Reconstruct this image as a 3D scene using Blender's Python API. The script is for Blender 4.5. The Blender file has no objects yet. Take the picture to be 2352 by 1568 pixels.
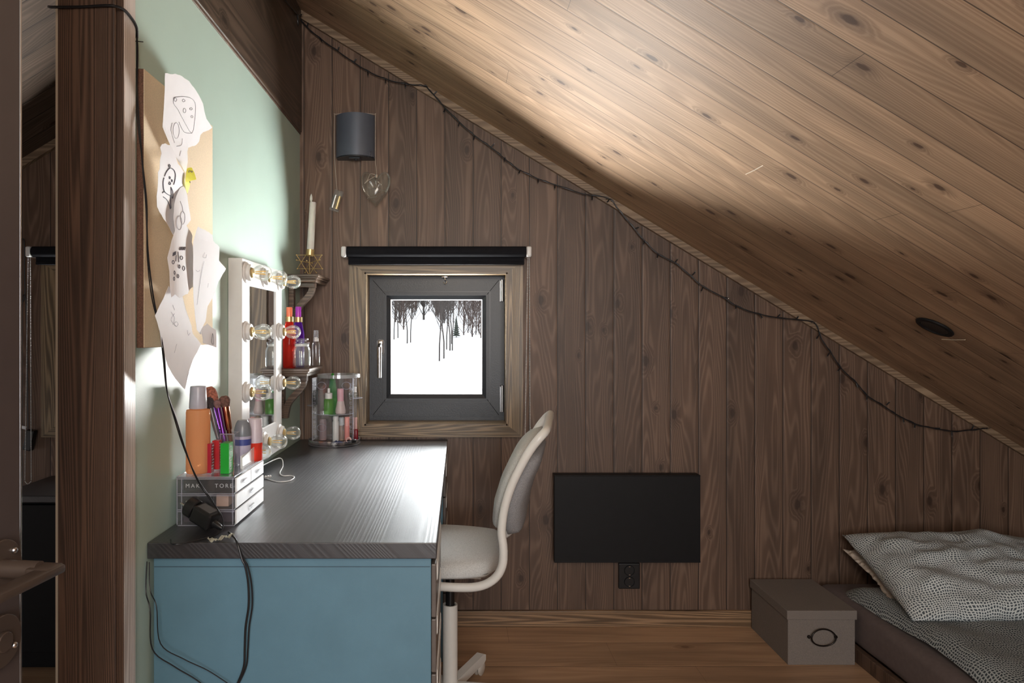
import bpy, bmesh, math, random
from mathutils import Vector, Matrix, noise
random.seed(7)
R = math.radians
SC = bpy.context.scene
COL = SC.collection
F = 1612.0                      # focal length in pixels of the 2352 px wide frame
EYE = 1.19
WALL = 2.848                    # y of the gable wall
# ---------------------------------------------------------------- camera
cd = bpy.data.cameras.new('camera'); cam = bpy.data.objects.new('camera', cd); COL.objects.link(cam)
cam.location = (0, 0, EYE); cam.rotation_euler = (R(90), 0, 0)
cd.sensor_width = 36; cd.lens = F*36/2352; cd.shift_x = 122/2352; cd.shift_y = -22/2352
cd.clip_start = .05; cd.clip_end = 300
SC.camera = cam
# ---------------------------------------------------------------- world
W = bpy.data.worlds.new('winter_sky'); SC.world = W; W.use_nodes = True
bgn = W.node_tree.nodes['Background']; bgn.inputs[0].default_value = (.93, .95, 1, 1); bgn.inputs[1].default_value = 1.35
_t = W.node_tree; _c = _t.nodes.new('ShaderNodeTexCoord'); _s = _t.nodes.new('ShaderNodeSeparateXYZ'); _m = _t.nodes.new('ShaderNodeMapRange')
_t.links.new(_c.outputs['Generated'], _s.inputs[0]); _t.links.new(_s.outputs[2], _m.inputs[0]); _t.links.new(_m.outputs[0], bgn.inputs[1])
for _i, _v in ((1, .12), (2, .6), (3, 1.25), (4, 1.9)): _m.inputs[_i].default_value = _v      # bright winter sky, brighter overhead
# ---------------------------------------------------------------- lights
def area(name, loc, target, sx, sy, power, color):
    l = bpy.data.lights.new(name, 'AREA'); l.shape = 'RECTANGLE'; l.size = sx; l.size_y = sy
    l.energy = power; l.color = color
    o = bpy.data.objects.new(name, l); COL.objects.link(o); o.location = loc
    o.rotation_euler = (Vector(target)-Vector(loc)).to_track_quat('-Z', 'Y').to_euler()
    return o
area('sunlit_snow_glow', (-.1, 4.25, .05), (-.1, 3.05, 1.2), 3.4, 1.7, 2000, (1, .975, .95))
area('sunlit_slope_glow', (1.5, 6.2, .50), (-.1, 3.0, 1.13), 1.3, .8, 430, (1, .97, .94))
area('high_sky_glow', (1.0, 6.4, 2.7), (-.1, 3.0, 1.13), 2.0, 1.3, 780, (.97, .98, 1))
for px_ in (-.092, -1.3345):
    po = area('window_daylight_portal', (px_, 3.03, 1.13), (px_, 0, 1.13), .56, .60, 1, (1, 1, 1)); po.data.cycles.is_portal = True
area('window_behind', (.35, -2.2, 1.2), (.1, 2.8, 1.0), 1.5, 1.3, 52, (.97, .98, 1))  # unseen fill added behind the camera, no window is built there
area('room_lamp', (.2, -.6, 1.9), (1.2, 2.4, 1.0), .8, .8, 30, (1, .87, .74))  # added warm fill to lift ceiling and gable, not a lamp of the room
SC.view_settings.view_transform = 'Standard'; SC.view_settings.look = 'None'
SC.view_settings.gamma = 1; SC.view_settings.use_curve_mapping = False
SC.view_settings.exposure = 0.12

# ================================================================ helpers
def at(px, py, Y):
    return Vector(((px-1054)*Y/F, Y, EYE-(py-762)*Y/F))
def on_x(px, py, X):
    Y = X*F/(px-1054)
    return Vector((X, Y, EYE-(py-762)*Y/F))
OFF = {}
def tag(o, label=None, cat=None, group=None, kind=None):
    if label: o['label'] = label
    if cat: o['category'] = cat
    if group: o['group'] = group
    if kind: o['kind'] = kind
    return o
def thing(name, label, cat, loc=(0, 0, 0), group=None, kind=None, rotz=0, local=False):
    o = bpy.data.objects.new(name, None); COL.objects.link(o); o.location = loc; o.empty_display_size = .05
    o.rotation_euler = (0, 0, rotz)
    OFF[o.name] = Vector((0, 0, 0)) if local else Vector(loc)
    return tag(o, label, cat, group, kind)
def obj(name, bm, m, parent=None, label=None, smooth=False, loc=None):
    off = OFF[parent.name] if parent else Vector(loc or (0, 0, 0))
    if off.length > 0: bmesh.ops.translate(bm, verts=bm.verts, vec=-off)
    bmesh.ops.recalc_face_normals(bm, faces=bm.faces)
    me = bpy.data.meshes.new(name); bm.to_mesh(me); bm.free()
    me.materials.append(m)
    if smooth:
        for p in me.polygons: p.use_smooth = True
        if smooth != 'all':
            me.set_sharp_from_angle(angle=R(40))
    o = bpy.data.objects.new(name, me); COL.objects.link(o)
    if parent: o.parent = parent; OFF[o.name] = off
    else: o.location = off; OFF[o.name] = off
    if label: o['label'] = label
    return o
def BM(): return bmesh.new()
def bx(bm, x0, x1, y0, y1, z0, z1, bev=0, seg=2, M=None):
    vs = [bm.verts.new((x, y, z)) for x in (x0, x1) for y in (y0, y1) for z in (z0, z1)]
    fs = [(0, 1, 3, 2), (4, 6, 7, 5), (0, 4, 5, 1), (2, 3, 7, 6), (0, 2, 6, 4), (1, 5, 7, 3)]
    faces = [bm.faces.new([vs[i] for i in f]) for f in fs]
    if bev:
        es = list({e for f in faces for e in f.edges})
        r = bmesh.ops.bevel(bm, geom=es, offset=bev, segments=seg, affect='EDGES', profile=.5)
        vs = list({v for f in r['faces'] for v in f.verts} | {v for v in vs if v.is_valid})
    if M: bmesh.ops.transform(bm, matrix=M, verts=vs)
    return vs
def lathe(bm, prof, loc=(0, 0, 0), n=24, axis='Z', M=None, sq=None):
    """prof: (radius, height); sq rounds the section towards a square/oval"""
    if M is None:
        rot = {'Z': Matrix(), 'X': Matrix.Rotation(R(90), 4, 'Y'), 'Y': Matrix.Rotation(R(-90), 4, 'X'), '-Y': Matrix.Rotation(R(90), 4, 'X')}[axis]
        M = Matrix.Translation(loc) @ rot
    rings = []
    for r, h in prof:
        if r < 1e-6: rings.append([bm.verts.new(M @ Vector((0, 0, h)))])
        else:
            ring = []
            for i in range(n):
                a = 2*math.pi*i/n; x, y = math.cos(a), math.sin(a)
                if sq: x *= sq[0]; y *= sq[1]
                ring.append(bm.verts.new(M @ Vector((r*x, r*y, h))))
            rings.append(ring)
    for A, B in zip(rings, rings[1:]):
        if len(A) == 1 and len(B) == 1: continue
        for i in range(n):
            j = (i+1) % n
            if len(A) == 1: bm.faces.new((A[0], B[i], B[j]))
            elif len(B) == 1: bm.faces.new((A[i], A[j], B[0]))
            else: bm.faces.new((A[i], A[j], B[j], B[i]))
    return rings
def cyl(bm, r, h, loc, n=24, axis='Z', b=.0, sq=None):
    b = b or min(r, h)*.08
    return lathe(bm, [(0, 0), (r-b, 0), (r, b), (r, h-b), (r-b, h), (0, h)], loc, n, axis, sq=sq)
def ball(bm, c, r, n=16, m=10, s=(1, 1, 1)):
    M = Matrix.Translation(c) @ Matrix.Diagonal((s[0], s[1], s[2], 1))
    lathe(bm, [(r*math.sin(math.pi*i/m) if 0 < i < m else 0, -r*math.cos(math.pi*i/m)) for i in range(m+1)], n=n, M=M)
def smooth_path(pts, k=6, closed=False):
    pts = [Vector(p) for p in pts]; out = []; n = len(pts)
    rng = range(n if closed else n-1)
    for i in rng:
        if closed: p0, p1, p2, p3 = pts[i-1], pts[i], pts[(i+1) % n], pts[(i+2) % n]
        else: p0, p1, p2, p3 = pts[max(i-1, 0)], pts[i], pts[i+1], pts[min(i+2, n-1)]
        for j in range(k):
            t = j/k
            out.append(.5*((2*p1)+(p2-p0)*t+(2*p0-5*p1+4*p2-p3)*t*t+(3*p1-p0-3*p2+p3)*t**3))
    if not closed: out.append(pts[-1])
    return out
def tube(bm, pts, r, n=8, closed=False, flat=1.0, radii=None):
    pts = [Vector(p) for p in pts]; m = len(pts); rings = []
    up = Vector((0, 0, 1)); prev = None
    for i, p in enumerate(pts):
        if closed: d = pts[(i+1) % m]-pts[i-1]
        else: d = pts[min(i+1, m-1)]-pts[max(i-1, 0)]
        if d.length < 1e-9: d = Vector((0, 0, 1))
        d.normalize()
        if prev is None:
            a = d.cross(up)
            if a.length < .1: a = d.cross(Vector((1, 0, 0)))
        else: a = prev - d*prev.dot(d)
        a.normalize(); prev = a.copy(); b = d.cross(a)
        rr = radii[i] if radii else r
        rings.append([bm.verts.new(p + a*rr*math.cos(2*math.pi*k/n) + b*rr*flat*math.sin(2*math.pi*k/n)) for k in range(n)])
    pr = list(zip(rings, rings[1:])) + ([(rings[-1], rings[0])] if closed else [])
    for A, B in pr:
        for k in range(n): bm.faces.new((A[k], A[(k+1) % n], B[(k+1) % n], B[k]))
    if not closed:
        bm.faces.new(rings[0]); bm.faces.new(rings[-1])
def prism(bm, pts, d, mk):
    """pts 2D outline, mk(u,v,w) -> 3D, w in d"""
    A = [bm.verts.new(mk(u, v, d[0])) for u, v in pts]; B = [bm.verts.new(mk(u, v, d[1])) for u, v in pts]
    n = len(pts)
    fa = bm.faces.new(A); fb = bm.faces.new(B)
    for i in range(n): bm.faces.new((A[i], A[(i+1) % n], B[(i+1) % n], B[i]))
    bmesh.ops.triangulate(bm, faces=[fa, fb])
def grid(bm, nu, nv, fn, uv=True):
    V = [[bm.verts.new(fn(i/nu, j/nv)) for j in range(nv+1)] for i in range(nu+1)]
    lay = bm.loops.layers.uv.verify()
    for i in range(nu):
        for j in range(nv):
            f = bm.faces.new((V[i][j], V[i+1][j], V[i+1][j+1], V[i][j+1]))
            for l, (a, b) in zip(f.loops, ((i, j), (i+1, j), (i+1, j+1), (i, j+1))): l[lay].uv = (a/nu, b/nv)
    return V

# ================================================================ materials
class NT:
    def __init__(s, name):
        s.m = bpy.data.materials.new(name); s.m.use_nodes = True; s.t = s.m.node_tree
        s.b = s.t.nodes['Principled BSDF']; s.out = s.t.nodes['Material Output']
    def n(s, typ, **kw):
        x = s.t.nodes.new(typ)
        for k, v in kw.items(): setattr(x, k, v)
        return x
    def l(s, a, b): s.t.links.new(a, b)
    def put(s, v, sock):
        if hasattr(v, 'is_linked') or isinstance(v, bpy.types.NodeSocket): s.l(v, sock)
        else: sock.default_value = v
    def math(s, op, a, b=0.0, c=0.0):
        x = s.n('ShaderNodeMath', operation=op)
        s.put(a, x.inputs[0]); s.put(b, x.inputs[1])
        if op in ('MULTIPLY_ADD', 'SMOOTH_MIN'): s.put(c, x.inputs[2])
        return x.outputs[0]
    def dot(s, v, w):
        x = s.n('ShaderNodeVectorMath', operation='DOT_PRODUCT'); s.l(v, x.inputs[0]); x.inputs[1].default_value = w
        return x.outputs['Value']
    def comb(s, a, b, c=0.0):
        x = s.n('ShaderNodeCombineXYZ')
        for v, i in zip((a, b, c), x.inputs): s.put(v, i)
        return x.outputs[0]
    def coord(s, k='Object'): return s.n('ShaderNodeTexCoord').outputs[k]
    def noise(s, v, scale, detail=2, rough=.5, dim='3D'):
        x = s.n('ShaderNodeTexNoise', noise_dimensions=dim); s.l(v, x.inputs['Vector'])
        x.inputs['Scale'].default_value = scale; x.inputs['Detail'].default_value = detail; x.inputs['Roughness'].default_value = rough
        return x.outputs['Fac']
    def ramp(s, v, a, b, c=0.0, d=1.0, smooth=False):
        x = s.n('ShaderNodeMapRange'); x.clamp = True
        if smooth: x.interpolation_type = 'SMOOTHSTEP'
        s.put(v, x.inputs[0])
        for k, q in zip((1, 2, 3, 4), (a, b, c, d)): s.put(q, x.inputs[k])
        return x.outputs[0]
    def mix(s, f, a, b, typ='MIX'):
        x = s.n('ShaderNodeMix', data_type='RGBA', blend_type=typ)
        s.put(f, x.inputs[0])
        for q, i in ((a, x.inputs[6]), (b, x.inputs[7])):
            s.put(q if isinstance(q, bpy.types.NodeSocket) else (*q[:3], 1), i)
        return x.outputs[2]
    def bump(s, h, strength=.3, dist=.002):
        x = s.n('ShaderNodeBump'); x.inputs['Strength'].default_value = strength; x.inputs['Distance'].default_value = dist
        s.l(h, x.inputs['Height']); s.l(x.outputs[0], s.b.inputs['Normal'])
def basic(name, col, rough=.5, metal=0, var=.06, scale=40, bump=0, bscale=300, **kw):
    t = NT(name); v = t.coord()
    nz = t.noise(v, scale, 3)
    f = t.ramp(nz, .3, .7, 1-var, 1+var)
    hs = t.n('ShaderNodeVectorMath', operation='SCALE'); hs.inputs[0].default_value = col; t.l(f, hs.inputs['Scale'])
    t.l(hs.outputs[0], t.b.inputs['Base Color'])
    t.b.inputs['Roughness'].default_value = rough; t.b.inputs['Metallic'].default_value = metal
    for k, q in kw.items(): t.b.inputs[k.replace('_', ' ')].default_value = q
    if bump: t.bump(t.noise(v, bscale, 2), bump, .001)
    return t.m
def clear(name, tint=(1, 1, 1), strength=.35, rough=.03, body=0.0, bodycol=(1, 1, 1), cap=.5):
    """thin clear plastic or glass: see-through face-on, reflecting at the rims"""
    t = NT(name); t.t.nodes.remove(t.b)
    tr = t.n('ShaderNodeBsdfTransparent'); tr.inputs[0].default_value = (*tint, 1)
    gl = t.n('ShaderNodeBsdfGlossy'); gl.inputs['Roughness'].default_value = rough; gl.inputs[0].default_value = (1, 1, 1, 1)
    lw = t.n('ShaderNodeLayerWeight'); lw.inputs[0].default_value = strength
    nz = t.noise(t.coord(), 25, 2)
    f = t.math('MULTIPLY', t.math('MINIMUM', lw.outputs['Fresnel'], cap), t.ramp(nz, .3, .7, .85, 1.1))
    mx = t.n('ShaderNodeMixShader'); t.l(f, mx.inputs[0]); t.l(tr.outputs[0], mx.inputs[1]); t.l(gl.outputs[0], mx.inputs[2])
    o = mx.outputs[0]
    if body:
        df = t.n('ShaderNodeBsdfDiffuse'); df.inputs[0].default_value = (*bodycol, 1)
        tl = t.n('ShaderNodeBsdfTranslucent'); tl.inputs[0].default_value = (*bodycol, 1)
        a = t.n('ShaderNodeAddShader'); m0 = t.n('ShaderNodeMixShader'); m0.inputs[0].default_value = .5
        t.l(df.outputs[0], m0.inputs[1]); t.l(tl.outputs[0], m0.inputs[2])
        m2 = t.n('ShaderNodeMixShader'); m2.inputs[0].default_value = body
        t.l(o, m2.inputs[1]); t.l(m0.outputs[0], m2.inputs[2]); o = m2.outputs[0]
    t.l(o, t.out.inputs[0]); return t.m
def wood(name, va, vc, w, off, cA, cB, cK, rough=.5, groove=True, knots=True, var=.22, ring=45, gs=1.0, kfreq=.62, spec=.5, gw=.0014, endj=0, kscale=1.0, gap=.13, al=1.0, rw=.55, fw=.5, rp_=1.6, hal=.13, cf=90):
    """boards: va along the grain, vc across, w board width"""
    t = NT(name); P = t.coord()
    a = t.dot(P, va); c = t.dot(P, vc)
    u = t.math('DIVIDE', t.math('SUBTRACT', c, off), w)
    idx = t.math('FLOOR', u); fr = t.math('FRACT', u)
    wn = t.n('ShaderNodeTexWhiteNoise', noise_dimensions='1D'); t.l(t.math('ADD', idx, .37), wn.inputs['W'])
    rnd = wn.outputs['Value']
    a2 = t.math('ADD', a, t.math('MULTIPLY', rnd, 37.0)); c2 = t.math('ADD', c, t.math('MULTIPLY', rnd, 11.0))
    fac_k = None
    warp = t.noise(t.comb(t.math('MULTIPLY', c2, 9*gs), t.math('MULTIPLY', a2, .8*gs*al)), 1.0, 1.5, .45, '2D')
    val = warp
    if knots:
        vo = t.n('ShaderNodeTexVoronoi', voronoi_dimensions='2D', feature='F1'); vo.inputs['Randomness'].default_value = .85
        t.l(t.comb(t.math('DIVIDE', c2, .12*kscale), t.math('DIVIDE', a2, .22*kscale)), vo.inputs['Vector']); vo.inputs['Scale'].default_value = 1
        sp = t.n('ShaderNodeSeparateColor'); t.l(vo.outputs['Color'], sp.inputs[0])
        d = t.math('ADD', vo.outputs['Distance'], t.math('MULTIPLY', t.math('SUBTRACT', t.noise(t.comb(c2, a2), 60, 2, .5, '2D'), .5), .05))
        on = t.math('GREATER_THAN', sp.outputs[1], kfreq)
        size = t.math('MULTIPLY_ADD', sp.outputs[0], .07, .035)
        core = t.math('MULTIPLY', on, t.ramp(d, t.math('MULTIPLY', size, .7), t.math('MULTIPLY', size, 1.25), 1, 0, True))
        halo = t.math('MULTIPLY', on, t.ramp(d, size, t.math('MULTIPLY', size, 3.6), 1, 0, True))
        val = t.math('ADD', warp, t.math('MULTIPLY', halo, hal))
    rings = t.math('SINE', t.math('ADD', t.math('MULTIPLY', val, ring), t.math('MULTIPLY', c2, cf)))
    rings = t.ramp(rings, -1, 1, 0, 1)
    rings = t.math('POWER', rings, rp_)
    fib = t.noise(t.comb(t.math('MULTIPLY', c2, 520*gs), t.math('MULTIPLY', a2, 7*gs)), 1.0, 3, .6, '2D')
    broad = t.noise(t.comb(t.math('MULTIPLY', c2, 14), t.math('MULTIPLY', a2, 1.6)), 1.0, 3, .55, '2D')
    f = t.math('ADD', t.math('MULTIPLY', rings, rw), t.math('MULTIPLY', fib, fw))
    f = t.ramp(f, .1, .95, 0, 1)
    col = t.mix(f, cA, cB)
    br = t.math('MULTIPLY', t.ramp(rnd, 0, 1, 1-var, 1+var), t.ramp(broad, .3, .7, .78, 1.2))
    sc = t.n('ShaderNodeVectorMath', operation='SCALE'); t.l(col, sc.inputs[0]); t.l(br, sc.inputs['Scale'])
    col = sc.outputs[0]
    if knots:
        col = t.mix(t.math('MULTIPLY', halo, .38), col, cK)
        col = t.mix(t.math('MULTIPLY', core, .8), col, cK)
    h = t.math('MULTIPLY', f, .25)
    if groove:
        e = t.math('MULTIPLY', t.math('MINIMUM', fr, t.math('SUBTRACT', 1.0, fr)), w)
        g = t.ramp(e, gw*.5, gw*1.3, 1, 0, True)
        if endj:
            ee = t.math('FRACT', t.math('DIVIDE', t.math('ADD', a, t.math('MULTIPLY', rnd, endj)), endj))
            g = t.math('MAXIMUM', g, t.ramp(t.math('MULTIPLY', ee, endj), .0006, .0016, 1, 0))
        col = t.mix(t.math('MULTIPLY', g, 1-gap), col, tuple(x*.16 for x in cA))
        wide = t.ramp(e, gw, gw*4, 0, 1, True)
        h = t.math('ADD', h, t.math('MULTIPLY', wide, 1.0))
    t.l(col, t.b.inputs['Base Color']); t.b.inputs['Roughness'].default_value = rough
    t.b.inputs['Specular IOR Level'].default_value = spec
    t.bump(h, .55, .0012)
    return t.m
XV, YV, ZV = (1, 0, 0), (0, 1, 0), (0, 0, 1)
M = {}
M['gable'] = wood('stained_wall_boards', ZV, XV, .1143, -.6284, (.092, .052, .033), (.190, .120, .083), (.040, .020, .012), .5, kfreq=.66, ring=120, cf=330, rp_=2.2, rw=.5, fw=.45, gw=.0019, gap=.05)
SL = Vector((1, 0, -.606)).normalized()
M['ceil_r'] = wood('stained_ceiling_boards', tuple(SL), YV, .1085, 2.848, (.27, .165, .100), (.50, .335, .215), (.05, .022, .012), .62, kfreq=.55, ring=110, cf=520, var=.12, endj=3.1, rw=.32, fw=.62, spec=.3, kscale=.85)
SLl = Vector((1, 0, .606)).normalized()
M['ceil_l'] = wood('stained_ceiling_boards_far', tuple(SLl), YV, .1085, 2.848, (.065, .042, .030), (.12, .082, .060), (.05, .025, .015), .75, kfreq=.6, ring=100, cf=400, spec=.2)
M['floor'] = wood('oak_floor_boards', XV, YV, .19, .03, (.36, .22, .13), (.50, .33, .205), (.16, .08, .04), .42, kfreq=.88, ring=55, cf=250, rw=.35, var=.12, gw=.0008, endj=1.6, gap=.3)
M['beam'] = wood('dark_roof_beam', YV, ZV, 2.0, .5, (.034, .024, .018), (.115, .080, .058), (.015, .010, .008), .42, groove=False, kfreq=.8, ring=110, cf=420, al=.6, var=.02)
M['post'] = wood('dark_post_wood', ZV, (1, 1, 0), .5, -.9, (.036, .021, .015), (.180, .108, .073), (.02, .011, .008), .5, groove=False, knots=False, ring=150, cf=950, var=.02, gs=1.7, al=.3, fw=.55, rp_=1.2)
M['jamb'] = wood('weathered_jamb_wood', ZV, (1, 1, 0), .5, -.4, (.45, .38, .34), (.80, .74, .70), (.2, .14, .1), .3, groove=False, knots=False, ring=60, cf=700, var=.02, gs=2, al=.25)  # pale tone paints the window light on the jamb's side face
M['pale'] = wood('pale_lath_wood', ZV, (1, 1, 0), .5, -.4, (.75, .62, .45), (.88, .78, .62), (.2, .14, .1), .5, groove=False, knots=False, ring=30, var=.02)
def casing(n, va, vc): return wood(n, va, vc, .5, -1.21, (.065, .044, .025), (.38, .275, .165), (.12, .07, .04), .38, groove=False, knots=False, ring=120, cf=450, var=.02, gs=1.5, al=.3)
M['cas_v'] = casing('window_casing_upright', ZV, (1, 1, 0)); M['cas_h'] = casing('window_casing_level', XV, (0, 1, 1))
M['base'] = wood('baseboard_wood', XV, ZV, .5, -.2, (.07, .040, .020), (.40, .25, .14), (.12, .07, .04), .42, groove=False, knots=False, ring=130, cf=420, var=.02, gs=1.6, al=.3)
M['lath'] = wood('roof_edge_lath', tuple(SL), (0, 1, 1), .5, -.2, (.15, .095, .058), (.34, .24, .155), (.2, .1, .06), .5, groove=False, knots=False, ring=60, cf=400, var=.02)
M['shelfw'] = wood('brown_shelf_wood', XV, (0, 1, 1), .5, -.2, (.055, .033, .022), (.17, .11, .075), (.12, .07, .04), .35, groove=False, knots=False, ring=80, cf=400, var=.02)
M['desk'] = wood('black_brown_desktop', YV, (1, 0, 1), 2, -.9, (.011, .011, .015), (.026, .025, .031), (.12, .07, .04), .40, groove=False, knots=False, ring=60, cf=500, var=.02, spec=1.0, al=.4)
M['desk'].node_tree.nodes['Principled BSDF'].inputs['Coat Weight'].default_value = .4
M['desk'].node_tree.nodes['Principled BSDF'].inputs['Coat Roughness'].default_value = .42
M['green'] = basic('sage_green_paint', (.46, .60, .535), .42, var=.02, scale=6, bump=.25, bscale=450, Specular_IOR_Level=.45)
M['blue'] = basic('teal_blue_paint', (.115, .235, .315), .42, var=.05, scale=14, bump=.12, bscale=700)
M['bluedark'] = basic('blue_paint_shadow_gap', (.06, .11, .15), .5)
M['drawer'] = basic('taupe_drawer_front', (.12, .10, .09), .35)
M['black_m'] = basic('black_matt_metal', (.007, .007, .008), .5, var=.1, Specular_IOR_Level=.25)
M['black_p'] = basic('black_plastic', (.012, .012, .013), .32, var=.1)
M['anthr'] = basic('anthracite_window_paint', (.022, .026, .033), .38, var=.06, scale=90, bump=.35, bscale=260)
M['steel'] = basic('satin_steel', (.55, .55, .56), .3, 1)
M['chrome'] = basic('chrome', (.8, .8, .8), .12, 1)
M['brass'] = basic('brass', (.80, .62, .30), .35, .8)
M['rubberw'] = basic('white_plastic', (.78, .78, .78), .35)
M['chairw'] = basic('cream_white_lacquer', (.78, .77, .73), .3, var=.02)
M['fabric'] = basic('light_grey_fabric', (.60, .61, .60), .95, var=.18, scale=420, bump=.5, bscale=900)
M['fabricd'] = basic('mid_grey_fabric', (.27, .27, .28), .95, var=.25, scale=420, bump=.5, bscale=900)
M['mirror_frame'] = basic('white_mirror_frame', (.78, .77, .76), .35, var=.02)
M['mirror'] = basic('mirror_glass', (.82, .86, .88), .03, 1, var=.03, scale=12)
M['cork_face'] = basic('cork_face', (.80, .66, .48), .9, var=.10, scale=500, bump=.3, bscale=900)
M['cork_edge'] = basic('cork_edge', (.15, .075, .05), .9, var=.35, scale=500)
M['paper'] = basic('white_paper', (.86, .86, .90), .8, var=.02, scale=20)
M['yellow'] = basic('yellow_paper', (.85, .80, .05), .7, var=.05)
M['ink'] = basic('pencil_line', (.10, .10, .13), .8)
M['inkl'] = basic('faint_pencil_line', (.42, .42, .48), .8)
M['clear'] = clear('clear_acrylic', (.97, .98, .99), .38, .05, .05, (.8, .8, .85))
M['glass'] = clear('clear_glass', (.96, .98, .97), .30, .02, .045, (.9, .9, .88))
M['pane'] = clear('window_pane_glass', (.97, .985, .98), .06, .0)
M['frost'] = basic('white_acrylic_front', (.86, .87, .88), .12)  # on the clear drawer fronts this white stands in for window reflection
M['candle'] = basic('white_wax', (.82, .80, .74), .45, Subsurface_Weight=.1)
M['storage'] = basic('taupe_woven_board', (.20, .172, .152), .8, var=.25, scale=700, bump=.4, bscale=900)
M['iron'] = basic('dark_bronze_metal', (.085, .062, .05), .42, .35)
M['sheet'] = basic('mauve_brown_sheet', (.135, .105, .10), .9, var=.08, scale=60, bump=.2, bscale=500)
M['dkmetal'] = basic('dark_box_metal', (.02, .015, .013), .3, .6)
M['boucle'] = basic('cream_boucle', (.55, .46, .38), .95, var=.2, scale=300, bump=.6, bscale=500)
M['door'] = basic('brown_grey_door_paint', (.060, .046, .044), .38, var=.05, scale=30)
M['lampm'] = basic('graphite_metal_lamp', (.12, .14, .18), .34, .3, var=.03)
M['snow'] = basic('snow', (.9, .91, .93), .8, var=.02, scale=.4)
M['bark'] = basic('birch_bark', (.055, .045, .040), .85, var=.4, scale=6)
M['bark2'] = basic('brown_bark', (.065, .042, .034), .85, var=.4, scale=6)
M['fir'] = basic('dark_fir', (.05, .06, .05), .9)
M['fabricb'] = basic('black_blind_cloth', (.012, .012, .015), .9, var=.1, Specular_IOR_Level=.12)
M['cord'] = basic('black_cord', (.010, .010, .012), .4)
M['filament'] = basic('amber_filament', (.95, .60, .16), .4)
def plain(n, c, r=.35, **k): return basic(n, c, r, **k)
def spots(name, uvs):
    t = NT(name); uv = t.coord('UV')
    sc = t.n('ShaderNodeVectorMath', operation='MULTIPLY'); t.l(uv, sc.inputs[0]); sc.inputs[1].default_value = (uvs[0], uvs[1], 1)
    nz = t.n('ShaderNodeTexNoise', noise_dimensions='2D'); t.l(sc.outputs[0], nz.inputs['Vector']); nz.inputs['Scale'].default_value = .09; nz.inputs['Detail'].default_value = 1
    s2 = t.n('ShaderNodeVectorMath', operation='SCALE'); t.l(nz.outputs['Color'], s2.inputs[0]); s2.inputs['Scale'].default_value = 3.5
    ad = t.n('ShaderNodeVectorMath', operation='ADD'); t.l(sc.outputs[0], ad.inputs[0]); t.l(s2.outputs[0], ad.inputs[1])
    vo = t.n('ShaderNodeTexVoronoi', voronoi_dimensions='2D', feature='DISTANCE_TO_EDGE'); t.l(ad.outputs[0], vo.inputs['Vector'])
    vo.inputs['Scale'].default_value = 1; vo.inputs['Randomness'].default_value = .42
    m = t.ramp(vo.outputs['Distance'], .15, .21, 0, 1)
    col = t.mix(m, (.70, .74, .73), (.085, .105, .12))
    t.l(col, t.b.inputs['Base Color']); t.b.inputs['Roughness'].default_value = .9
    t.bump(t.noise(uv, 300, 2), .15, .001); return t.m
M['duvet'] = spots('spotted_duvet_cloth', (146, 276))
M['pillow'] = spots('spotted_pillow_cloth', (117, 117))

# ================================================================ room shell
def zr(x): return 2.494 - .606*(x+.647)
def zl(x): return 2.494 + .606*(x+.763)
XR, XL = 3.3, -3.4; YB = -2.5
def struct(name, bm, m, **k): return tag(obj(name, bm, m, **k), kind='structure')
bm = BM(); bx(bm, XL-1.3, XR+1.3, YB, WALL+.1, -.1, 0); struct('floor', bm, M['floor'])
def sheet(name, pts, m, th):
    bm = BM(); vs = [bm.verts.new(p) for p in pts]; f = bm.faces.new(vs)
    f2 = bmesh.ops.extrude_face_region(bm, geom=[f]); bmesh.ops.translate(bm, verts=[v for v in f2['geom'] if isinstance(v, bmesh.types.BMVert)], vec=th)
    return struct(name, bm, m)
rid = -.705
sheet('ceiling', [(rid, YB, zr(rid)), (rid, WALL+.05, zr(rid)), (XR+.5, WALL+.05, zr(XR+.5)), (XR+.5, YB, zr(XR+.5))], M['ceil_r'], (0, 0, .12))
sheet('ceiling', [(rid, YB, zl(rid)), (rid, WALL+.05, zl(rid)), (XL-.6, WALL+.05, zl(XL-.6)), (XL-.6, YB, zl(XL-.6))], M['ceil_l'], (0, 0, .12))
# gable wall with two window openings
HX0, HX1, HZ0, HZ1 = -.374, .190, .820, 1.423
WDX = -1.2425                                   # the second window stands this far to the left
bm = BM()
def loop(pts):
    vs = [bm.verts.new((x, WALL, z)) for x, z in pts]
    return [bm.edges.new((vs[i], vs[(i+1) % len(vs)])) for i in range(len(vs))]
es = loop([(XL-.6, -.05), (XR+.5, -.05), (XR+.5, zr(XR+.5)+.05), (rid, zr(rid)+.05), (XL-.6, zl(XL-.6)+.05)])
for dx in (0, WDX):
    es += loop([(HX0+dx-.01, HZ0-.01), (HX1+dx+.01, HZ0-.01), (HX1+dx+.01, HZ1+.01), (HX0+dx-.01, HZ1+.01)])
bmesh.ops.triangle_fill(bm, edges=es, use_beauty=True)
r = bmesh.ops.extrude_face_region(bm, geom=bm.faces[:])
bmesh.ops.translate(bm, verts=[v for v in r['geom'] if isinstance(v, bmesh.types.BMVert)], vec=(0, .2, 0))
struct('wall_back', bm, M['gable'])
bm = BM(); bx(bm, XL-1.3, XR+1.3, YB-.1, YB, -.05, 2.7); struct('wall_front', bm, basic('plain_hall_wall', (.42, .40, .38), .8))
# partition wall (sage green on the desk side) under the ridge beam
bm = BM(); bx(bm, -.735, -.645, 1.373, WALL, 0, 2.0); struct('wall_left', bm, M['green'])
bm = BM(); bx(bm, -.745, -.637, YB, WALL-.001, 1.998, 2.50, .003); struct('trim_1', bm, M['beam'])
# lath under the beam where it meets the paint
bm = BM(); bx(bm, -.6455, -.641, 1.38, WALL-.001, 1.990, 1.999, .001); struct('trim_2', bm, M['post'])
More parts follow.
